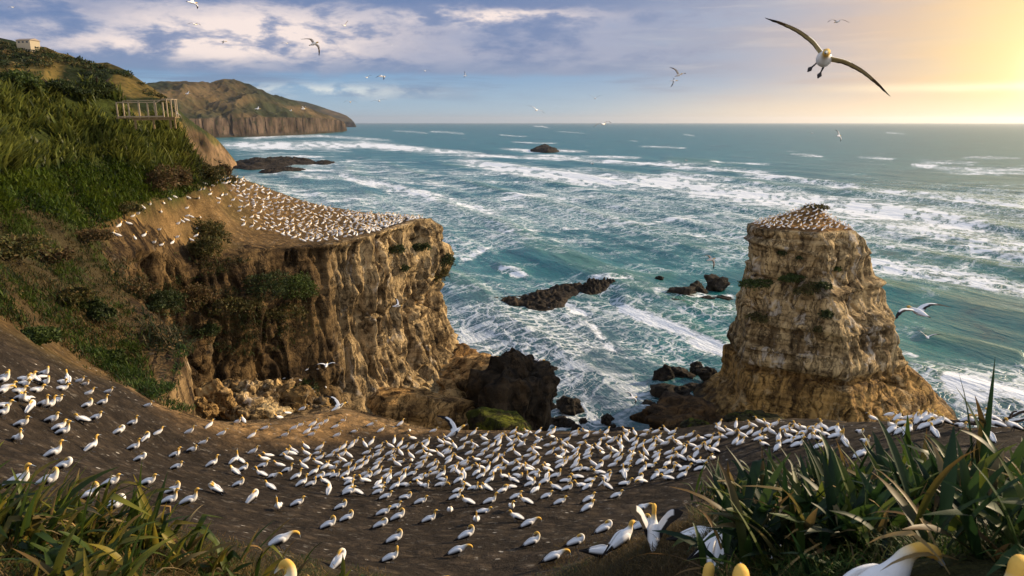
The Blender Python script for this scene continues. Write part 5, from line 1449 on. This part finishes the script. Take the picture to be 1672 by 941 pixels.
near_bird(1172, 908, 'T', 20, 'gannet tucked low beneath the flax leaves')
head_at(1158, 929, 6.2, 'R', 62, 'gannet at the bottom of the bank showing head and neck', (.31, 0, .56))
head_at(1210, 938, 4.2, 'R', 72, 'gannet at the bottom of the bank with a big round yellow head', (.31, 0, .56))
head_at(1664, 922, 4.6, 'R', 45, 'gannet half buried in grass by the last flax clump', (.31, 0, .56))
head_at(1280, 862, 8.2, 'R', 75, 'gannet deep in the flax, only a white patch showing', (.31, 0, .56))
head_at(465, 925, 7.5, 'P', 5, 'near gannet with yellow head behind the bent flax leaf', (.19, .05, .57))
near_bird(705, 968, 'B', 5, 'gannet at the bottom edge of the dark soil')
near_bird(553, 928, 'T', 60, 'ruffled gannet behind the flax leaf tips', sc=.85)
near_bird(638, 920, 'L', 10, 'gannet with one dark wing stretched along the soil', sc=.85)

# birds in the air
GL = [(0, .0), (.3, .10), (.6, .10), (1, -.02)]; UPW = [(0, 0), (.3, .20), (.6, .34), (1, .42)]; DN = [(0, 0), (.3, .09), (.55, -.02), (1, -.34)]; ARC = [(0, 0), (.25, .16), (.55, .12), (1, -.16)]
FM = {'glide': flyer_mesh(GL), 'up': flyer_mesh(UPW), 'down': flyer_mesh(DN, .12), 'arc': flyer_mesh(ARC, .1)}
BIGF = flyer_mesh([(0, 0), (.22, .05), (.5, .055), (.75, .035), (1, .0)], -.16, True, True, 1.0, 'o')
def flyer(px, py, span, kind, yaw, roll, pitch, label, me=None):
    """span = wing span in photo pixels; 1.9 m across"""
    sl_ = 1.84 * FPX / (span * (1.25 if py < 210 and span < 40 else 1.0))
    o = bpy.data.objects.new('flying_gannet', me or FM[kind]); COL.objects.link(o)
    o.location = P_sl(px, py, sl_)
    o.rotation_mode = 'XYZ'
    o.rotation_euler = (Matrix.Rotation(R(yaw), 3, 'Z') @ Matrix.Rotation(R(-pitch), 3, 'Y') @ Matrix.Rotation(R(roll), 3, 'X')).to_euler()
    tag(o, label, 'flying gannet', 'gannets in the air')
flyer(1345, 97, 200, 'glide', -112, -33, 4, 'largest flying gannet, banking towards the viewer before the golden sky', BIGF)
for a in [
 (313, 4, 26, 'up', 60, 60, 0, 'wing tip of a gannet passing at the top edge of the sky'),
 (318, 40, 17, 'arc', 80, 5, 0, 'dark gannet gliding below the wing tip at the sky edge'),
 (365, 68, 13, 'down', 20, 0, 0, 'small gannet before the brightest pink cloud'),
 (562, 42, 15, 'up', 70, -12, 0, 'lone small gannet high over the far cliffs'),
 (468, 71, 13, 'arc', 90, 0, 0, 'small gannet left of the steeply banked one'),
 (512, 72, 30, 'down', -30, -35, 10, 'steeply banked gannet with black wing tips before the clouds'),
 (599, 127, 12, 'up', -100, 0, 0, 'small gannet close beside the dark banked one'),
 (623, 125, 20, 'down', 40, 10, 0, 'dark banked gannet below the grey cloud base'),
 (694, 116, 15, 'arc', 90, 0, 0, 'gannet gliding alone under the middle cloud'),
 (759, 124, 10, 'up', 0, 50, 0, 'tiny gannet turning on edge in the middle of the sky'),
 (572, 167, 17, 'arc', -80, 0, 0, 'pale gannet over the end of the far headland'),
 (619, 165, 20, 'glide', 100, -8, 0, 'pale gannet gliding right of the far headland'),
 (1108, 123, 26, 'up', -60, -15, 10, 'upper gannet of the pair over the sea'),
 (1100, 132, 18, 'down', -20, 40, 0, 'lower gannet of the pair over the sea'),
 (1367, 36, 25, 'arc', 90, 0, 0, 'dark gannet gliding above the largest flying bird'),
 (876, 180, 24, 'glide', 80, 24, 0, 'gannet tilted on straight wings above the horizon'),
 (972, 161, 17, 'up', 90, 0, 0, 'faint gannet high above the sea horizon'),
 (985, 203, 25, 'arc', 60, -12, 0, 'gannet crossing the horizon line'),
 (1369, 222, 20, 'glide', 30, 58, 0, 'gannet flying on edge below the horizon'),
 (1326, 218, 14, 'glide', 85, 4, 0, 'faint pale gannet just below the horizon'),
 (966, 267, 13, 'down', 20, 0, 0, 'small gannet low over the outer surf'),
 (1160, 424, 34, 'down', -50, -48, 20, 'diving gannet left of the top of the stack'),
 (1500, 510, 86, 'glide', 100, -9, 4, 'gannet gliding on long level wings beside the stack'),
 (1514, 551, 32, 'up', 75, 8, 0, 'smaller gannet below the long winged glider'),
 (1032, 650, 34, 'glide', 20, 12, 0, 'gannet skimming the dark water of the cove'),
 (648, 500, 34, 'up', 15, 10, 0, 'gannet flying across the fluted cliff face'),
 (533, 597, 40, 'glide', 95, -3, 0, 'gannet gliding in front of the foot of the cliff'),
 (552, 665, 56, 'up', 40, 0, 14, 'gannet rising with spread wings over the rock lip'),
 (742, 706, 76, 'up', 25, 4, 24, 'white gannet landing over the back of the colony'),
 (880, 588, 38, 'down', -10, -15, 0, 'gannet low over the water behind the reef mass'),
 (290, 186, 18, 'down', -60, -50, 0, 'gannet dropping past the viewing platform'),
 (420, 178, 15, 'glide', 10, 20, 0, 'pale gannet before the middle of the far hill'),
 (495, 178, 14, 'up', 40, 0, 0, 'pale gannet before the dark end of the far hill'),
 (475, 181, 8, 'up', 10, 0, 0, 'tiny pale gannet before the far hill'),
 (306, 153, 12, 'glide', 0, 30, 0, 'pale gannet before the landward part of the far hill'),
 (100, 340, 20, 'glide', 20, 15, 0, 'gannet flying over the bright green slope'),
 (12, 319, 20, 'glide', 160, 10, 0, 'gannet flying over the slope at the edge of the view'),
 (22, 431, 26, 'up', 30, 10, 0, 'gannet with lifted wings over the dry bank'),
 (640, 74, 7, 'up', 90, 0, 0, 'speck of a gannet before the grey cloud'),
 (20, 12, 8, 'arc', 90, 0, 0, 'speck of a gannet in the sky corner'),
 (365, 512, 12, 'glide', 0, 25, 0, 'small gannet flying inside the shaded hollow'),
 (1120, 262, 10, 'down', 0, 0, 0, 'tiny gannet over the outer breakers'),
]: flyer(*a)

# all the other birds, too small and many to tell apart
def small_gannet():
    sp = [(-.45, 0, .09, .012, .008, 'k'), (-.36, 0, .135, .045, .03, 'k'), (-.26, 0, .18, .075, .055, 'w'), (-.12, 0, .24, .12, .11, 'w'), (.08, 0, .30, .125, .13, 'w'), (.2, 0, .40, .075, .08, 'w'), (.255, 0, .54, .046, .05, 'y'), (.31, 0, .62, .046, .046, 'y'), (.40, 0, .60, .016, .018, 'g'), (.48, 0, .57, .003, .003, 'g')]
    V, F, C, _ = body_tube(sp, 7, 1); return V, F, C
SV, SF, SCx = small_gannet()
allV, allF, allC = [], [], []
def add_small(p_, yaw, sc):
    c, s_ = math.cos(R(yaw)), math.sin(R(yaw))
    q = SV * sc * np.array([1, 1, rng.uniform(.75, 1.05)])
    allV.append(np.stack([q[:, 0] * c - q[:, 1] * s_, q[:, 0] * s_ + q[:, 1] * c, q[:, 2]], -1) + p_); allF.append(SF + len(SV) * (len(allV) - 1)); allC.append(SCx)
for d, b, p_ in rest: add_small(p_, b[3], BSC)
def colony(poly_px, n, mind, sc, seed):
    q = scatter_px(poly_px, n * 4, np.random.default_rng(seed)); P, ok = drop(q[:, 0], q[:, 1]); got = []
    for p_, k_ in zip(P, ok):
        if not k_ or (got and min((p_[0] - g[0]) ** 2 + (p_[1] - g[1]) ** 2 for g in got) < mind * mind): continue
        got.append(p_); add_small(p_, rng.normal(10, 40) + (180 if rng.random() < .3 else 0), sc)
        if len(got) >= n: break
colony([(388,291),(450,318),(560,346),(640,352),(702,356),(660,364),(600,384),(560,394),(500,398),(440,380),(395,372),(388,345),(330,325),(320,305),(350,298)], 430, .9, 1.2, 11)
colony([(560,346),(640,352),(702,356),(660,364),(600,384)], 110, .7, 1.15, 12)
colony([(175,385),(215,340),(320,318),(335,345),(320,395),(300,410),(250,405),(200,400)], 75, 1.2, 1.25, 13)
# on the stack
tp = STV[ST_NR + 1:ST_NR + 24].reshape(-1, 3); got = []
for i in np.random.default_rng(5).permutation(len(tp)):
    p_ = tp[i]
    if got and min((p_[0] - g[0]) ** 2 + (p_[1] - g[1]) ** 2 for g in got) < .85 ** 2: continue
    got.append(p_); add_small(p_, rng.normal(10, 40) + (180 if rng.random() < .3 else 0), 1.15)
    if len(got) >= 170: break
for q in scatter_px([(380,640),(440,610),(540,600),(540,660),(480,690),(380,680)], 60, np.random.default_rng(8)):
    h, nn = hit(BV_CLIFF, *q)
    if h is not None and nn[2] > .1: add_small(h, rng.uniform(0, 360), .9)
o = mesh('gannet_colony', np.concatenate(allV), np.concatenate(allF), M_BIRD, np.concatenate(allC)); tag(o, kind='stuff')

# ------------------------------------------------------------------ viewing platform, house, driftwood
def bar(a, b, w, h=None):
    a = np.array(a, float); b = np.array(b, float); h = h or w
    t = b - a; t /= np.linalg.norm(t); up = np.array([0, 0, 1.]) if abs(t[2]) < .9 else np.array([0, 1., 0])
    s_ = np.cross(t, up); s_ /= np.linalg.norm(s_); u = np.cross(s_, t)
    V = np.array([p_ + s_ * i * w / 2 + u * j * h / 2 for p_ in (a, b) for i, j in ((-1, -1), (1, -1), (1, 1), (-1, 1))])
    F = np.array([(0, 1, 2, 3), (7, 6, 5, 4), (0, 4, 5, 1), (1, 5, 6, 2), (2, 6, 7, 3), (3, 7, 4, 0)])
    return V, F, np.ones((8, 3)) * .5
def bars(name, lst, mat, parent):
    V, F, C = join([bar(*b) for b in lst]); return mesh(name, V, F, mat, C, smooth=False, parent=parent)
def platform():
    SLp = 94.0
    A = P_sl(193, 193, SLp); B = P_sl(268, 192, SLp - 1); up = P_sl(193, 168, SLp)[2] - A[2]
    e = empty('viewing_platform', tuple(A)); tag(e, 'timber viewing platform with pale railings on the hillside', 'viewing platform')
    ex = (B - A); L = np.linalg.norm(ex[:2]); ex = ex / np.linalg.norm(ex); ey = np.array([-ex[1], ex[0], 0]); z = np.array([0, 0, 1.])
    D = 3.0
    pt = lambda a, b, c: ex * a + ey * b + z * c
    bars('deck', [(pt(-.2, .05 + .32 * k, 0), pt(L + 1.2, .05 + .32 * k, 0), .29, .10) for k in range(10)], M_WOOD, e)
    xs = [0, L * .25, L * .47, L * .66, L * .84, L]
    for a in xs: bars('railing_post', [(pt(a, 0, -.1), pt(a, 0, up), .13)], M_RAIL, e)
    bars('handrail', [(pt(-.05, 0, up + .02), pt(L * .88, 0, up + .02), .13, .09), (pt(L * .88, 0, up + .02), pt(L + .1, 0, up + .4), .13, .09), (pt(L + .1, 0, up + .4), pt(L + 1.1, 0, up + .4), .13, .09)], M_RAIL, e)
    bars('lower_rail', [(pt(-.05, 0, .14), pt(L, 0, .14), .10, .12)], M_RAIL, e)
    for a in (0, L * .35, L * .7, L + 1.0): bars('railing_post', [(pt(a, D, -.1), pt(a, D, up + (.4 if a > L else .28)), .12)], M_RAIL, e)
    bars('handrail', [(pt(0, D, up + .28), pt(L + 1.0, D, up + .38), .12, .09)], M_RAIL, e)
    for a in (L + .35, L + .75, L + 1.1): bars('railing_post', [(pt(a, (a - L) * 1.2, -.1), pt(a, (a - L) * 1.2, up + .38), .12)], M_RAIL, e)
    bars('handrail', [(pt(L + .1, 0, up + .4), pt(L + 1.1, D, up + .4), .12, .09)], M_RAIL, e)
    for a in (L * .35, L * .75, L + .6, L + 1.1): bars('support_post', [(pt(a, .15, -.05), pt(a, .15, -1.3), .18)], M_WOOD, e)
    bars('support_beam', [(pt(L * .3, .15, -.18), pt(L + 1.2, .15, -.18), .16, .22)], M_WOOD, e)
platform()
def house():
    c = P_Y(38, 73, 318.0); w = P_Y(51, 73, 318.0)[0] - P_Y(26, 73, 318.0)[0]
    e = empty('house', tuple(c), R(-8)); tag(e, 'small pale house on top of the ridge', 'house')
    h = 1.9; d = 5.5; x = w / 2
    def box(name, lo, hi, mat, parent):
        lo = np.array(lo); hi = np.array(hi)
        V = np.array([(hi[0] if i & 1 else lo[0], hi[1] if i & 2 else lo[1], hi[2] if i & 4 else lo[2]) for i in range(8)])
        F = np.array([(0, 1, 3, 2)[::-1], (4, 5, 7, 6), (0, 1, 5, 4), (2, 3, 7, 6)[::-1], (0, 2, 6, 4)[::-1], (1, 3, 7, 5)])
        return mesh(name, V, F, mat, None, smooth=False, parent=parent)
    box('wall', (-x, 0, -3), (x, d, h), M_WALL, e)
    V = np.array([(-x - .4, -.5, h), (x + .4, -.5, h), (x + .4, d + .5, h), (-x - .4, d + .5, h), (-x - .4, d * .5, h + .9), (x + .4, d * .5, h + .9)])
    mesh('roof', V, [np.array([(0, 1, 5, 4), (2, 3, 4, 5), (3, 2, 1, 0)]), np.array([(1, 2, 5), (3, 0, 4)])], M_ROOF, None, smooth=False, parent=e)
    for k in range(3):
        a = -x + .8 + k * (2 * x - .8) / 3
        f = box('window', (a, -.06, .6), (a + w * .18, .02, 1.6), M_WALL, e)
        box('pane', (a + .12, -.09, .72), (a + w * .18 - .12, -.065, 1.48), M_GLASS, f)
house()
def drift():
    def q(l, s0): return np.array([P_sl(a, b, s0 + k * .12) for k, (a, b) in enumerate(l)])
    parts = []
    for l, r0, r1 in (([(1560,690),(1600,692),(1630,690),(1650,683),(1668,674),(1700,668)], .07, .05), ([(1625,690),(1650,690),(1672,686),(1710,680)], .06, .04), ([(1650,683),(1652,676),(1660,672)], .05, .03), ([(1585,692),(1596,684),(1612,678)], .03, .012), ([(1520,684),(1545,687),(1575,690)], .04, .06)):
        p_ = catmull(q(l, 36.0), 14); p_ = p_ + np.stack([fbm(np.arange(14) * .7, 0, k) * .04 for k in range(3)], -1)
        parts.append(tube(p_, np.linspace(r0, r1, 14), (.04, .03, .02), 8))
    V, F, C = join(parts)
    tag(mesh('driftwood_branch', V, F, M_DRIFT, C), 'bare dark forked branch lying on the ledge edge', 'branch')
drift()
